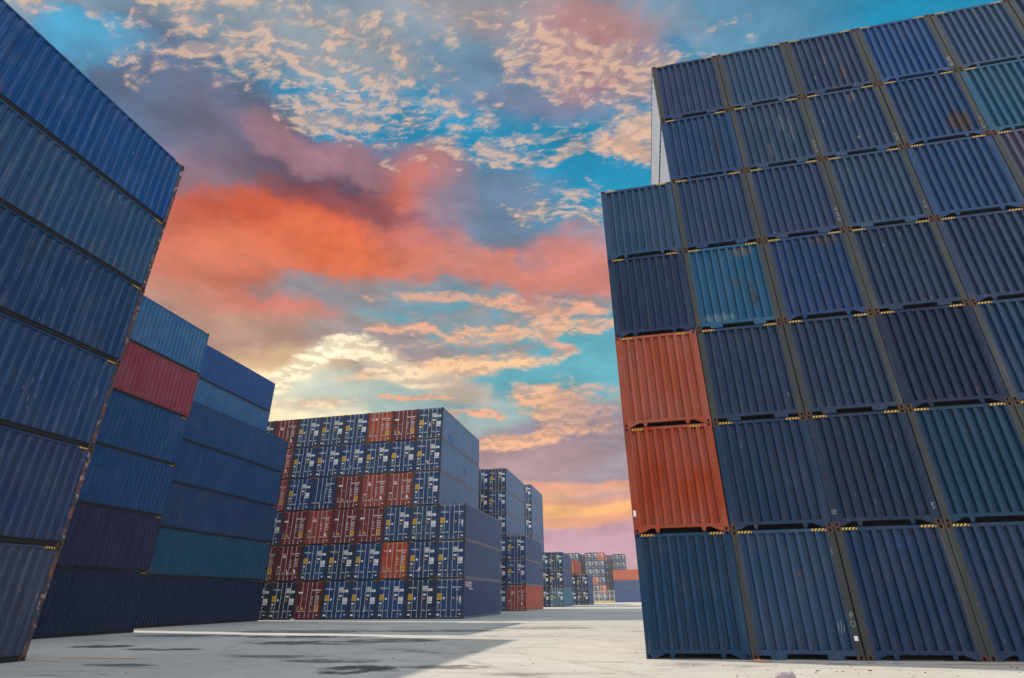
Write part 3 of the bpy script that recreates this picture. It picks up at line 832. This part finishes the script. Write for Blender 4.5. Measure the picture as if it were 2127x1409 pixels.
COUNT = [0]
TONE = 0.86
def container(x, yf, z, rz, kind, cname, label, group, post=None, flake=False, cast=True, marks=None, sides=(True, True), sidecol=None, doors='a',
              handles=True, wseed=None, front=True, mats=None, low_stripe=False, sstripe=0, roof=True, posts=True):
    """x = centre line, yf = world y of the near end (rz = 0), z = underside"""
    COUNT[0] += 1; rn = random.Random(COUNT[0] * 13 + 5)
    if kind == 'door' and cname == 'navy': cname = 'navyd'
    col = jit(lin(C[cname]), rn)
    col = tuple(TONE * v for v in col[:3]) + (1.0,)
    t = thing('shipping_container', label, 'shipping container', (x + rn.uniform(-0.006, 0.006), yf + CL / 2 + rn.uniform(-0.018, 0.018), z), rz + rn.uniform(-0.0006, 0.0006), group)
    if post == 'brown': pc = tuple(0.45 * a + 0.55 * q for a, q in zip(col[:3], lin(C['brown'])[:3])) + (1,)
    else: pc = jit(lin(C[post]), rn) if post else tuple(v * 0.92 for v in col[:3]) + (1,)
    fk = kind if kind in FR else 'tri'
    made = [obj('frame', FR[fk], t, tuple(0.55 * a + 0.45 * q for a, q in zip(col[:3], (0.30, 0.30, 0.31))) + (1,) if kind == 'door' and sides[1] else col)]  # bare-side frames greyed lighter: sun catching the top rails put into the colour
    if posts:
        for me in (POSTS_F if flake else POSTS): obj('corner_post', me, t, pc)
    if cast:
        for me in (CASTS if cast != 'paint' else CASTS_P): obj('corner_casting', me, t, pc)
    if kind in ENDS:
        made.append(obj('end_wall', ENDS[kind][rn.randrange(4)], t, col))
        for me in (STRIPES_LOW if low_stripe else STRIPES): obj('hazard_stripe', me, t)
    for s, on in zip((-1, 1), sides):
        if on:
            me = SIDE_W[rn.randrange(3)] if (wseed and s < 0) else SIDE[s]
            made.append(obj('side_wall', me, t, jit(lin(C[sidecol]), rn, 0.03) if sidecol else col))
    if sstripe: obj('hazard_stripe', SSTRIPE[sstripe], t)
    if wseed:
        made[0].material_slots[1].link = 'OBJECT'; made[0].material_slots[1].material = M_FLOOR
    made.append(obj('back_wall', ENDB, t, col))
    if roof: made.append(obj('roof', ROOF, t, col))
    if kind == 'door':
        for k in (0, 1):
            d = obj('door', DOORS[doors][k], t, jit(col, rn, 0.05)); made.append(d)
            for q in (2 * k, 2 * k + 1):
                br = obj('locking_bar', BARS[q], d)
                if handles: obj('handle', HANDLES[q], d)
            for nm, me in (marks[k] if marks else ()): obj(nm, me, d)
        for me in STRIPES: obj('hazard_stripe', me, t)
    if mats:
        for o in made:
            if o.name.split('.')[0] in mats:
                o.material_slots[0].link = 'OBJECT'; o.material_slots[0].material = mats[o.name.split('.')[0]]
    return t

# ------------------------------------------------------------------ the ribbed-end wall on the right
RX, RY = -0.193, 15.702
G_R = 'containers of the ribbed-end wall'
R_COL = [  # (tiers from the ground): colour, end type
    [('steel', 't'), ('orange', 't'), ('salmon', 't'), ('navy', 't'), ('dusk', 't')],
    [('slate', 'r'), ('navy', 't'), ('navy2', 'r'), ('tealb', 'r'), ('violet', 'r'), ('blue', 't'), ('violet', 'r')],
    [('navy', 't'), ('dark', 't'), ('navy2', 'r'), ('blue', 't'), ('violet', 'r'), ('slate', 'r'), ('slate', 'r')],
    [('navy', 't'), ('teal', 't'), ('ink', 't'), ('navy2', 'r'), ('slate', 'r'), ('violet', 'r'), ('violet', 'r')],
    [('navy', 't'), ('dark', 'r'), ('steel', 't'), ('navy2', 't'), ('blue', 't'), ('blue', 't'), ('blue2', 't')],
    [('navy', 't'), ('slate', 't'), ('navy2', 'r'), ('navy', 't'), ('mauve', 'r'), ('tealb', 't'), ('slate', 't')],
    [('navy', 't'), ('navy2', 'r'), ('slate', 't'), ('navy', 'r'), ('blue', 't'), ('navy2', 't'), ('slate', 'r')],
]
STAIN_R = {
    (4, 5): [(0.62, YF, 0.72, 0.42, 0.3, 0.55, (74, 58, 54), 0.85)],
    (1, 3): [(0.62, YF, 1.05, 0.10, 0.3, 0.65, (58, 58, 60), 0.85), (0.55, YF, 2.62, 0.42, 0.3, 0.22, (96, 96, 94), 0.7), (0.15, YF, 1.55, 0.25, 0.3, 0.22, (60, 84, 96), 0.6), (-0.5, YF, 0.35, 0.6, 0.3, 0.18, (110, 140, 150), 0.5)],
    (2, 3): [(0.5, YF, 2.66, 0.55, 0.3, 0.16, (70, 66, 64), 0.8)],
    (1, 5): [(0.55, YF, 1.35, 0.10, 0.3, 0.5, (56, 56, 70), 0.8)],
    (3, 6): [(0.35, YF, 0.85, 0.12, 0.3, 0.4, (110, 80, 66), 0.5), (-0.1, YF, 1.7, 0.05, 0.3, 0.45, (120, 104, 92), 0.4)],
    (3, 5): [(0.3, YF, 2.55, 0.16, 0.3, 0.28, (112, 112, 96), 0.5)],
    (0, 3): [(0.55, YF, 0.5, 0.75, 0.3, 0.38, (26, 46, 84), 0.8)],
    (2, 5): [(0.3, YF, 1.9, 0.1, 0.3, 0.5, (112, 124, 130), 0.4), (-0.2, YF, 0.8, 0.08, 0.3, 0.4, (120, 124, 116), 0.4), (0.55, YF, 1.5, 0.06, 0.3, 0.7, (116, 124, 124), 0.4)],
    (2, 1): [(-0.3, YF, 1.2, 0.5, 0.3, 0.8, (30, 36, 58), 0.5)],
    (2, 0): [(0.2, YF, 2.5, 0.5, 0.3, 0.2, (30, 62, 110), 0.6)],
}
wall = {}
for c, tiers in enumerate(R_COL):
    for k, (cn, e) in enumerate(tiers):
        rect = e == 'r'
        look = CNAME[cn] + (' olive-posted' if rect else '') + ' container'
        lab = '%s, %s up, %s column from the open edge of ribbed-end wall' % (look, ORD[k + 1], ORD[c + 1])
        mats = None
        if (c, k) in STAIN_R:
            mats = {'end_wall': paint_mat('stained_container_paint', STAIN_R[(c, k)], 1.3)}
        olive = rect or (c > 0 and (c * 5 + k * 3) % 4 > 1)
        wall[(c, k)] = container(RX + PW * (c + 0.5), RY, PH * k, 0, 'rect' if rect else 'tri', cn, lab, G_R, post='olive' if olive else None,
                  cast='paint' if c == 0 else True, sidecol='pale' if c < 2 else None, sides=(True, c == 6), mats=mats, low_stripe=cn in ('orange', 'salmon'))  # pale side walls: sun glare on them put into the colour

# chalk scrawls and stickers on the wall
def stroke(b, pts, w=0.014, y=YF - 0.002):
    for (x0, z0), (x1, z1) in zip(pts, pts[1:]):
        d = Vector((x1 - x0, z1 - z0)); n = Vector((-d.y, d.x)).normalized() * w / 2
        b.poly([(x0 - n.x, y, z0 - n.y), (x1 - n.x, y, z1 - n.y), (x1 + n.x, y, z1 + n.y), (x0 + n.x, y, z0 + n.y)])
def chalk(key, lines, y=YF + 0.0025, w=0.014):
    b = MB()
    for l in lines: stroke(b, l, w, y)
    obj('chalk_mark', b.mesh('chalk_mark', [M_CHALK]), wall[key])
def ell(cx, cz, rx, rz, n=14): return [(cx + rx * math.cos(2 * math.pi * k / n), cz + rz * math.sin(2 * math.pi * k / n)) for k in range(n + 1)]
chalk((1, 0), [ell(1.135, 0.75, 0.045, 0.06), [(1.10, 0.92), (1.16, 1.02)], [(1.13, 0.88), (1.15, 0.98)], [(1.16, 0.9), (1.17, 0.97)]])
chalk((1, 0), [[(0.80, 0.60), (0.83, 0.80)], [(0.86, 0.55), (0.90, 0.82)], [(0.92, 0.58), (0.94, 0.72)]], YF + 0.010)
chalk((2, 1), [ell(-1.14, 0.36, 0.03, 0.045), [(-1.09, 0.30), (-1.07, 0.42), (-1.12, 0.36)]])
chalk((2, 1), [[(1.10, 0.42), (1.14, 0.50), (1.12, 0.34), (1.17, 0.40)], [(1.09, 0.50), (1.18, 0.48)]])
chalk((2, 4), [[(1.10, 0.55), (1.16, 0.55), (1.10, 0.68), (1.16, 0.68)], ell(1.13, 0.42, 0.03, 0.045), ell(1.13, 0.82, 0.03, 0.045)], w=0.018)
chalk((3, 4), [[(1.09, 0.60), (1.15, 0.66), (1.09, 0.70)], ell(1.12, 0.48, 0.03, 0.05)], w=0.018)
chalk((2, 5), [ell(1.13, 0.36, 0.028, 0.05), [(1.10, 0.5), (1.16, 0.56), (1.10, 0.62), (1.15, 0.66)], ell(1.13, 0.78, 0.03, 0.06)], w=0.02)
chalk((3, 5), [[(1.09, 0.30), (1.17, 0.36)], [(1.09, 0.42), (1.13, 0.36), (1.17, 0.46)], ell(1.12, 0.56, 0.03, 0.05)], w=0.02)
chalk((3, 5), [[(0.02, 0.62), (0.12, 0.74)], [(0.12, 0.62), (0.02, 0.74)]], YF + 0.010, 0.02)
chalk((4, 5), [[(1.08, 0.38), (1.16, 0.52)], ell(1.12, 0.30, 0.03, 0.05), [(1.08, 0.6), (1.17, 0.7), (1.09, 0.72)]], w=0.016)
obj('chalk_mark', join_meshes('chalk_mark', [text_mesh('ELI PK', 0.17, 0, 0, 0, M_CHALK)]), wall[(4, 6)])
_o = bpy.data.objects[[o.name for o in wall[(4, 6)].children if o.name.startswith('chalk_mark')][0]]
_o.data.transform(Matrix.Rotation(R(-90), 4, 'Y')); _o.data.transform(Matrix.Translation((1.19, YF - 0.0015, 0.22)))
b = MB(); b.box(-1.185, -1.115, YF - 0.001, YF + 0.0035, 0.44, 0.60); obj('small_label', b.mesh('small_label', [M_WHITE]), wall[(0, 1)])
b = MB(); b.box(1.09, 1.17, YF - 0.001, YF + 0.0035, 0.40, 0.50); obj('small_label', b.mesh('small_label', [M_WHITE]), wall[(1, 0)])

# ------------------------------------------------------------------ the long-side row on the left
def long_side(xface, yend, tiers, where, group, flake=False, wseed=True):
    for k, cn in enumerate(tiers):
        lab = '%s container side-on, %s' % (CNAME[cn], where % ORD[k + 1])
        container(xface - CW / 2, yend - CL, PH * (k + where_base), math.pi, 'tri', cn, lab, group, post='rust' if flake else None, flake=flake,
                  sides=(True, True), wseed=wseed, sstripe=-1, mats={'side_wall': M_WORN} if flake else None)
where_base = 0
G_L = 'containers shown side-on'
L1_C = ['lgrey', 'ldark', 'lnavy', 'lnavy', 'lslate', 'lblue2']
long_side(-16.649, 13.797, L1_C, '%s from the ground in the stack with rust-flaked corner posts', G_L, True)
long_side(-26.544, 27.345, ['ink', 'plum', 'lblue', 'lblue', 'rose', 'sky'], '%s from the ground in the stack with the rose-red one', G_L)  # bottom tier made darker: fall-off towards the ground put into the colour
long_side(-30.423, 43.052, ['ink', 'lteal', 'blue', 'lblue', 'lblue'], '%s from the ground in the stepped stack touching the door-end block', G_L)  # lowest one inked: the shade near the ground is put in its colour
for k in range(5):
    container(-30.423 - PW - CW / 2, 43.052 - CL, PH * k, math.pi, 'tri', 'navy', 'navy container hidden behind the stepped side-on stack, %s from the ground' % ORD[k + 1], G_L, cast=False, posts=False, roof=False)
where_base = 5
long_side(-30.423 - PW, 43.052, ['sky', 'lblue2'], '%s of the two set back on top of the stepped stack', G_L)

# ------------------------------------------------------------------ the big block of door ends
G_M = 'containers of the big door-end block'
MX, MY = -14.187, 45.475
M_ROWS = {  # tier -> colours from column 0 (right) leftwards
    1: ['navy', 'navy2', 'navy', 'navy', 'navy', 'maroon', 'dark', 'dark', 'dark'],
    2: ['navy', 'navy', 'orange', 'navy', 'navy2', 'navy', 'maroon', 'maroon', 'dark'],
    3: ['navy', 'slate', 'navy', 'maroon', 'maroon', 'redb', 'maroon', 'navy', 'dark'],
    4: [None, 'navy', 'redb', 'redb', 'maroon', 'blue', 'navy', 'redb', 'dark'],
    5: [None, 'navy', 'navy', 'navy', 'navy', 'navy', 'navy', 'redb', 'dark'],
    6: [None, 'slate', 'maroon', 'orange', 'navy', 'slate', 'slate', 'maroon', 'dark'],
}
M_MARK = {(1, 0): 'txt', (3, 0): 'txt', (4, 5): 'plain', (3, 5): 'tal', (4, 2): 'tal', (4, 3): 'tal', (2, 6): 'tal', (6, 7): 'tal', (5, 7): 'tal', (4, 7): 'orange'}
M_SIDE = {1: 'sidelow', 2: 'sidesl', 3: 'sidesl', 4: 'graysl', 5: 'graysl', 6: 'graysl'}  # side walls lighter than the doors: skylight on them put into the colour
MARKN = [0]
def marks_for(cn, key, rn):
    mk = M_MARK.get(key)
    if mk == 'txt': return ATX_TXT
    if mk == 'plain': return PLAINB
    if mk: return REDS[mk][rn.randrange(2)]
    if cn == 'maroon': return REDS['maroon'][rn.randrange(2)]
    if cn == 'redb': return REDS['tal'][rn.randrange(2)]
    if cn == 'orange': return REDS['orange'][rn.randrange(2)]
    MARKN[0] += 1
    return ATX[(MARKN[0] * 5 + MARKN[0] // 6) % 6]
block = {}
for tier, row in M_ROWS.items():
    for c, cn in enumerate(row):
        if cn is None: continue
        rn = random.Random(tier * 100 + c)
        bare = (c == 0) or (c == 1 and tier > 3)
        lab = '%s door-end container, %s up, %s column from big block\'s bare side' % (CNAME[cn], ORD[tier], ORD[c + 1])
        mats = None
        if bare:
            if tier == 6: mats = {'side_wall': paint_mat('stained_side_paint', [(WX, -3.6, 0.55, 0.3, 1.1, 0.5, (40, 92, 150), 0.7)])}
            if tier == 4: mats = {'side_wall': paint_mat('stained_side_paint', [(WX, -1.5, 0.45, 0.3, 1.3, 0.6, (40, 86, 140), 0.7)])}
            if tier == 5: mats = {'side_wall': paint_mat('stained_side_paint', [(WX, 1.2, 1.3, 0.3, 0.7, 0.5, (50, 76, 116), 0.6)])}
        block[(tier, c)] = container(MX - PW * c - CW / 2, MY, PH * (tier - 1), 0, 'door', cn, lab, G_M, post='brown', marks=marks_for(cn, (tier, c), rn),
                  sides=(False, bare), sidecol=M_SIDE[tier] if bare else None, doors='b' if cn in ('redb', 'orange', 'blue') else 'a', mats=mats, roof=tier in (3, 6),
                  sstripe=0)
# shipping line logo on the bottom container's long side
b = MB()
for q in range(3): b.box(WX - 0.012, WX - 0.004, YF + 0.42 + 0.0, YF + 0.78 + 0.10 * (2 - q) * 0.0, 2.28 + q * 0.17, 2.37 + q * 0.17)
LT = text_mesh('ATX', 0.60, WX - 0.004, 2.26, 0, M_WHITE, 'LEFT', '+X', 0.012)
LT.transform(Matrix.Translation((0, YF + 0.92, 0)))
_logo = join_meshes('side_logo', [b.mesh('bars', [M_RED]), LT])
_bw = MB()
for q in range(2): _bw.box(WX - 0.012, WX - 0.005, YF + 0.42, YF + 0.78, 2.374 + q * 0.17, 2.446 + q * 0.17)
_bw.box(WX - 0.012, WX - 0.005, YF + 1.5, YF + 2.45, 2.10, 2.17)
obj('side_logo', join_meshes('side_logo', [_logo, _bw.mesh('barsw', [M_WHITE])]), block[(1, 0)])

# ------------------------------------------------------------------ stacks further down the yard
def door_stack(xr, yf, cols, where, group, side=None, tier0=1):
    for c, tiers in enumerate(cols):
        for k, cn in enumerate(tiers):
            if cn is None: continue
            rn = random.Random(int(yf) * 7 + c * 10 + k)
            up = '%s up' % ORD[k + 1]
            place = where[c] if isinstance(where, list) else where
            lab = '%s door-end container, %s, %s' % (CNAME[cn], up, place)
            bare = c == 0 or k >= len(cols[c - 1]) or cols[c - 1][k] is None
            container(xr - PW * c - CW / 2, yf, PH * k, 0, 'door', cn, lab, group, marks=marks_for(cn, (0, 0, 0), rn), cast=False, handles=False,
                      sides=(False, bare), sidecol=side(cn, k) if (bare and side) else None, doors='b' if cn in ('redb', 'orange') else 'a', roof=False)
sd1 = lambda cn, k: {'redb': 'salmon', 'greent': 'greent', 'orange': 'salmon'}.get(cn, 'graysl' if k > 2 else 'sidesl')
G_B = 'containers of the stack beyond the big block'
door_stack(-14.553, 72.10, [['redb', 'navy', 'navy'], ['navy', 'dark', 'navy', 'navy', 'navy', 'navy2'], ['dark', 'dark', 'dark', 'navy', 'dark', 'navy']],
           ['low front column just beyond the big block', 'second column just beyond the big block', 'third column just beyond the big block'], G_B, sd1)
G_D = 'containers of the stack with the teal bottom one'
door_stack(-13.93, 101.5, [['greent', 'dark', 'teal'], ['dark', 'dark', 'navy']],
           ['outer column of three-high stack with teal bottom', 'inner column of three-high stack with teal bottom'], G_D, sd1)
G_C = 'containers of the seven-high column'
door_stack(-18.85, 99.95, [['navy', 'navy2', 'dark', 'navy', 'navy', 'navy2', 'navy'], ['dark', 'navy', 'navy', 'dark', 'navy', 'navy', 'navy2']],
           ['outer column of the seven-high stack', 'inner column of the seven-high stack'], G_C, lambda cn, k: 'graysl')
G_E = 'containers of the low stack topped by an orange one'
door_stack(-11.90, 123.86, [['dark', 'dark'], ['navy', 'dark', 'orange']], ['outer column of low stack with orange top', 'inner column of low stack with orange top'], G_E, sd1)
# stack hidden behind the big block; only its shadow crosses the yard
door_stack(-17.95, 58.75, [['navy', 'navy', 'navy'], ['navy'] * 6], ['outer column right behind the big block', 'inner column right behind the big block'], 'containers between two stacks', None)

# ------------------------------------------------------------------ far blocks: a handful of pixels each
def far_marks():
    b = MB(); mi = []
    y0, y1 = YF - 0.02, YF - 0.004
    for x in BARX: b.box(x - 0.03, x + 0.03, y0 - 0.02, y1, 0.1, 2.8, 0)
    b.box(0.24, 1.03, y0, y1, 2.0, 2.36, 1); b.box(0.62, 1.03, y0, y1, 1.12, 1.58, 1); b.box(-1.0, -0.35, y0, y1, 2.2, 2.32, 1)
    b.box(0.26, 0.52, y0, y1, 1.66, 1.80, 1); b.box(-1.0, -0.78, y0, y1, 0.22, 0.36, 1); b.box(0.82, 1.0, y0, y1, 0.28, 0.4, 1)
    b.box(-1.01, -0.61, y0, y1, 1.36, 1.80, 2); b.box(-1.01, -0.83, y0, y1, 0.72, 1.03, 3)
    return b.mesh('door_markings', [M_GALV, M_WHITE, M_YEL, M_GREY])
def far_body():
    b = MB(); b.box(-WX, WX, YF, -YF, 0.0, CH - 0.01)
    return b
def far_shell():
    """closed shell with ribbed long sides, proud posts and rails, recessed doors"""
    b = MB()
    b.box(-WX + 0.05, WX - 0.05, YF + 0.05, -YF - 0.05, 0.05, CH - 0.02)
    for sx in (-1, 1):
        for y in (YF, -YF - 0.16):
            b.box(*sorted((sx * WX, sx * (WX - 0.16))), y, y + 0.16, 0.0, CH)
        b.box(*sorted((sx * WX, sx * (WX - 0.07))), YF + 0.161, -YF - 0.161, 0.0, 0.16); b.box(*sorted((sx * WX, sx * (WX - 0.07))), YF + 0.161, -YF - 0.161, CH - 0.08, CH)
        for k in range(42):
            y = YF + 0.30 + k * (CL - 0.6) / 42
            b.box(*sorted((sx * (WX - 0.012), sx * (WX - 0.049))), y, y + 0.14, 0.161, CH - 0.081)
    for y in (YF, -YF - 0.1):
        b.box(-WX + 0.161, WX - 0.161, y, y + 0.1, CH - 0.14, CH); b.box(-WX + 0.161, WX - 0.161, y, y + 0.1, 0.0, 0.16)
    for sx in (-1, 1):
        for z in (0.3, 0.85, 1.4, 1.95, 2.45): b.box(*sorted((sx * 0.03, sx * 1.03)), YF + 0.015, YF + 0.0499, z - 0.17, z + 0.17)
    return b.mesh('body', [M_PAINT_CLEAN])
FAR_B = far_shell(); FAR_M = far_marks()
def far_block(xr, yf, cols, where, group):
    for c, tiers in enumerate(cols):
        for k, cn in enumerate(tiers):
            if cn is None: continue
            COUNT[0] += 1; rn = random.Random(COUNT[0])
            lab = '%s door-end container, %s up, %s column of %s' % (CNAME[cn], ORD[k + 1], ORD[c + 1], where)
            t = thing('shipping_container', lab, 'shipping container', (xr - PW * c - CW / 2, yf + CL / 2, PH * k), 0, group)
            obj('body', FAR_B, t, jit(lin(C[cn]), rn))
            obj('door_markings', FAR_M, t)
far_block(-15.39, 231.3, [['slate', 'orange', 'navy', 'navy', 'slate', 'orange'], ['navy', 'teal', 'orange', 'slate', 'navy', 'navy'], ['navy', 'slate', 'navy', 'navy', 'slate', 'navy']],
          'the farthest six-high block', 'containers of the farthest six-high block')
far_block(-15.39 - 3 * PW, 241.0, [['navy', 'navy2', 'slate', 'navy', 'navy', 'slate']], 'the lone far column set back', 'containers of the far set-back column')
far_block(-15.39 - 4 * PW, 231.3, [['navy', 'slate', 'navy', 'slate', 'navy', 'slate'], ['navy'] * 6], 'the far pair of columns', 'containers of the far pair of columns')
far_block(-7.70, 244.0, [['navy', 'slate', 'navy', 'navy', 'slate', 'slate'], ['slate', 'teal', 'navy', 'navy', 'slate', 'navy2']], 'the far dark block', 'containers of the far dark block')
far_block(-7.70 - 2 * PW, 250.0, [['slate', 'teal', 'navy', 'dark', 'dark', 'dark'], ['navy', 'dark', 'navy', 'dark', 'navy', 'dark']], 'the far shaded pair', 'containers of the far shaded pair')
# three containers lying across the end of the lane
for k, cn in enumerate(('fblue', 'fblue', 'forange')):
    lab = ['slate blue container lying crosswise on the ground before the far blocks', 'slate blue container lying crosswise under the orange one far away', 'orange container lying crosswise on two blue ones far away'][k]
    container(-9.41 + CL / 2, 177.33 + CW / 2 - CL / 2, PH * k, R(90), 'tri', cn, lab, 'containers lying crosswise', cast=False)

# ------------------------------------------------------------------ small things
def sheet(name, x0, x1, y0, y1, z, mat):
    b = MB(); b.poly([(x0, y0, z), (x1, y0, z), (x1, y1, z), (x0, y1, z)])
    o = obj(name, b.mesh(name, [mat], recalc=False)); o['kind'] = 'structure'; return o
g = MB(); g.poly([(-2500, -2500, 0), (2500, -2500, 0), (2500, 2500, 0), (-2500, 2500, 0)])
ground = obj('ground', g.mesh('ground', [M_CONC], recalc=False), kind='structure')
sheet('ground_marking', 2.08, 2.62, 15.28, 15.40, 0.004, M_ORANGE)
sheet('ground_marking', 5.95, 14.0, 15.08, 15.20, 0.004, M_ORANGE)
sheet('ground_marking', -16.50, -13.9, 14.60, 14.75, 0.004, M_ORANGE)
sheet('ground_marking', -17.2, -15.6, 13.82, 13.92, 0.004, M_ORANGE)
b = MB(); b.box(2.29, 2.44, 15.60, 15.69, 0.0, 0.022)
tag(obj('corner_pad', b.mesh('wedge', [M_ORANGE])), 'small orange pad under the corner of the slate container on the ground', 'pad')

def crumple(name, loc, r, seed, flat, mat):
    import bmesh
    rn = random.Random(seed)
    bm = bmesh.new(); bmesh.ops.create_icosphere(bm, subdivisions=3, radius=1.0)
    from mathutils import noise as nz
    for v in bm.verts:
        p = v.co.copy(); o = Vector((seed * 7.1, seed * 3.3, 1.7))
        k = 1.0 + 0.45 * nz.noise(p * 1.7 + o) + 0.28 * abs(nz.noise(p * 4.0 + o)) - 0.12 * abs(nz.noise(p * 9.0 + o))
        v.co = Vector((p.x * r[0] * k, p.y * r[1] * k, max(-0.02, p.z * r[2] * k * (1 if p.z > 0 else 0.25))))
    me = bpy.data.meshes.new(name); bm.to_mesh(me); bm.free(); me.materials.append(mat)
    o = obj(name, me); o.location = loc; return o
M_RAG = plain_mat('grimy_rag', (168, 156, 158), 0.95, 0.0, 0.3, 14.0)
tag(crumple('crumpled_rag', (2.28, 12.30, 0.005), (0.17, 0.10, 0.12), 3, 0.5, M_RAG), 'crumpled grey rag lying on the sunlit concrete before the ribbed-end wall', 'rag')
tag(crumple('plastic_bag', (-14.187 - 6 * PW + 0.2, 45.1, 0.005), (0.22, 0.14, 0.10), 5, 0.5, M_CLOTH), 'small pale litter bag on the ground before the dark bottom containers', 'litter')
# white bags and tags tied to door gear
def hanging(key, x, z, h, w, seed, lab):
    rn = random.Random(seed); rows = []
    for j in range(9):
        t = j / 8; ww = w * rn.uniform(0.55, 1.1) * (0.35 + 0.65 * min(1, t * 2.2)) * (1 if t < 0.7 else 1 - 0.75 * (t - 0.7) / 0.3); row = []
        for i in range(7):
            u = i / 6 - 0.5
            row.append((x + u * ww + 0.22 * w * math.sin(4.5 * t + seed), YF - 0.075 - 0.03 * math.cos(5 * u + 4 * t + seed) * (0.4 + t) , z - t * h + rn.uniform(-.01, .01)))
        rows.append(row)
    bb = MB(); bb.grid(rows)
    me = bb.mesh('cloth', [M_CLOTH]); c = block[key]
    me.transform(Matrix.Translation((0, 0.0, 0)))
    o = obj('hanging_bag', me); o.location = c.location
    sm = o.modifiers.new('thick', 'SOLIDIFY'); sm.thickness = 0.006
    tag(o, lab, 'plastic bag', 'white bags and tags tied to the doors')
hanging((1, 3), 0.24, 0.98, 0.55, 0.16, 1, 'long white bag tied to the doors of a bottom navy container in the big block')
hanging((2, 1), -0.12, 0.90, 0.32, 0.26, 2, 'wide white tag tied to a second-tier navy container beside an orange one')
hanging((5, 1), 0.02, 0.98, 0.40, 0.18, 4, 'torn white tag on the fifth-tier navy container beside the bare side')
hanging((6, 1), 0.0, 1.55, 0.48, 0.17, 6, 'torn white tag high on the top slate container beside the bare side')
hanging((5, 4), 0.0, 0.92, 0.42, 0.10, 8, 'thin white tag on a fifth-tier navy container above a maroon one')
hanging((4, 3), 0.0, 0.86, 0.30, 0.12, 9, 'short white tag hanging on a fourth-tier red-brown container')
hanging((4, 4), 0.05, 0.80, 0.30, 0.11, 10, 'short white tag hanging on the fourth-tier maroon container')
hanging((2, 6), 0.05, 1.0, 0.50, 0.16, 11, 'grey-white bag on the second-tier maroon container next to navy ones')
# litter and grit on the slab
rn = random.Random(99); b = MB()
for k in range(150):
    x = rn.uniform(-14, 8); y = rn.uniform(11.5, 24)
    if rn.random() < 0.4: x, y = rn.uniform(2.2, 8), rn.uniform(13.0, 15.3)
    s = rn.uniform(0.005, 0.015) * (1.8 if rn.random() < 0.08 else 1)
    a = rn.uniform(0, 3.14); c_, s_ = math.cos(a), math.sin(a); l = rn.uniform(0.6, 2.6)
    P = [(-s * l, -s), (s * l, -s * .7), (s * l * .8, s), (-s * l * .7, s * .8)]
    base = [(x + p * c_ - q * s_, y + p * s_ + q * c_, 0.001) for p, q in P]; top = [(x + (p * c_ - q * s_) * .5, y + (p * s_ + q * c_) * .5, s * 0.8) for p, q in P]
    b.poly(top, rn.randrange(2))
    for q in range(4): b.poly([base[q], base[(q + 1) % 4], top[(q + 1) % 4], top[q]], 0)
M_GRIT = plain_mat('grit', (74, 66, 56), 0.95, 0.0, 0.4, 3.0)
obj('debris', b.mesh('debris', [M_GRIT, M_FLOOR]), kind='stuff')

# white pipe gate and yellow kerb far down the lane
t = thing('pipe_fence', 'white pipe fence standing before the farthest six-high block', 'fence', (-11.4, 164.0, 0))
M_WP = plain_mat('white_pipe_paint', (214, 212, 206), 0.5, 0.0, 0.1)
for x in (-2.9, -1.5, 0.0, 1.4, 2.6):
    b = MB(); b.tube((x, 0, 0), (x, 0, 3.0), 0.06, 8); obj('post', b.mesh('post', [M_WP]), t)
for z in (0.5, 1.6, 2.94):
    b = MB(); b.tube((-2.9, 0, z), (2.6, 0, z), 0.045, 8); obj('rail', b.mesh('rail', [M_WP]), t)
b = MB()
for k in range(36): b.box(-2.9 + k * 0.155, -2.885 + k * 0.155, -0.006, 0.006, 0.05, 2.9)
for k in range(18): b.box(-2.9, 2.6, 0.007, 0.019, 0.1 + k * 0.16, 0.112 + k * 0.16)
obj('wire_mesh', b.mesh('wire_mesh', [M_GALV]), t)
t = thing('kerb_barrier', 'low yellow kerb barrier at the foot of the white pipe fence', 'barrier', (-11.4, 162.6, 0))
for k in range(5):
    b = MB(); x = -2.9 + k * 1.12
    b.prismx([(-0.25, 0), (0.25, 0), (0.12, 0.42), (-0.12, 0.42)], x, x + 1.05); obj('kerb_block', b.mesh('kerb_block', [M_YEL if k % 2 else plain_mat('faded_kerb', (196, 180, 110), 0.8)]), t)

SC.cycles.max_bounces = 5; SC.cycles.diffuse_bounces = 3; SC.cycles.glossy_bounces = 3
SC.cycles.caustics_reflective = False; SC.cycles.caustics_refractive = False

# thin evening air
b = MB(); b.box(-60, 40, -20, 330, -1.0, 24.0)
hz = bpy.data.materials.new('haze'); hz.use_nodes = True; hn = NT(hz.node_tree); hn.n.clear()
vo = hn.n.new('ShaderNodeVolumePrincipled'); vo.inputs['Color'].default_value = (0.92, 0.90, 0.94, 1); vo.inputs['Density'].default_value = 0.0007
vo.inputs['Anisotropy'].default_value = 0.0
ho = hn.n.new('ShaderNodeOutputMaterial'); hn.l.new(vo.outputs[0], ho.inputs['Volume'])
obj('haze', b.mesh('haze', [hz]), kind='stuff')
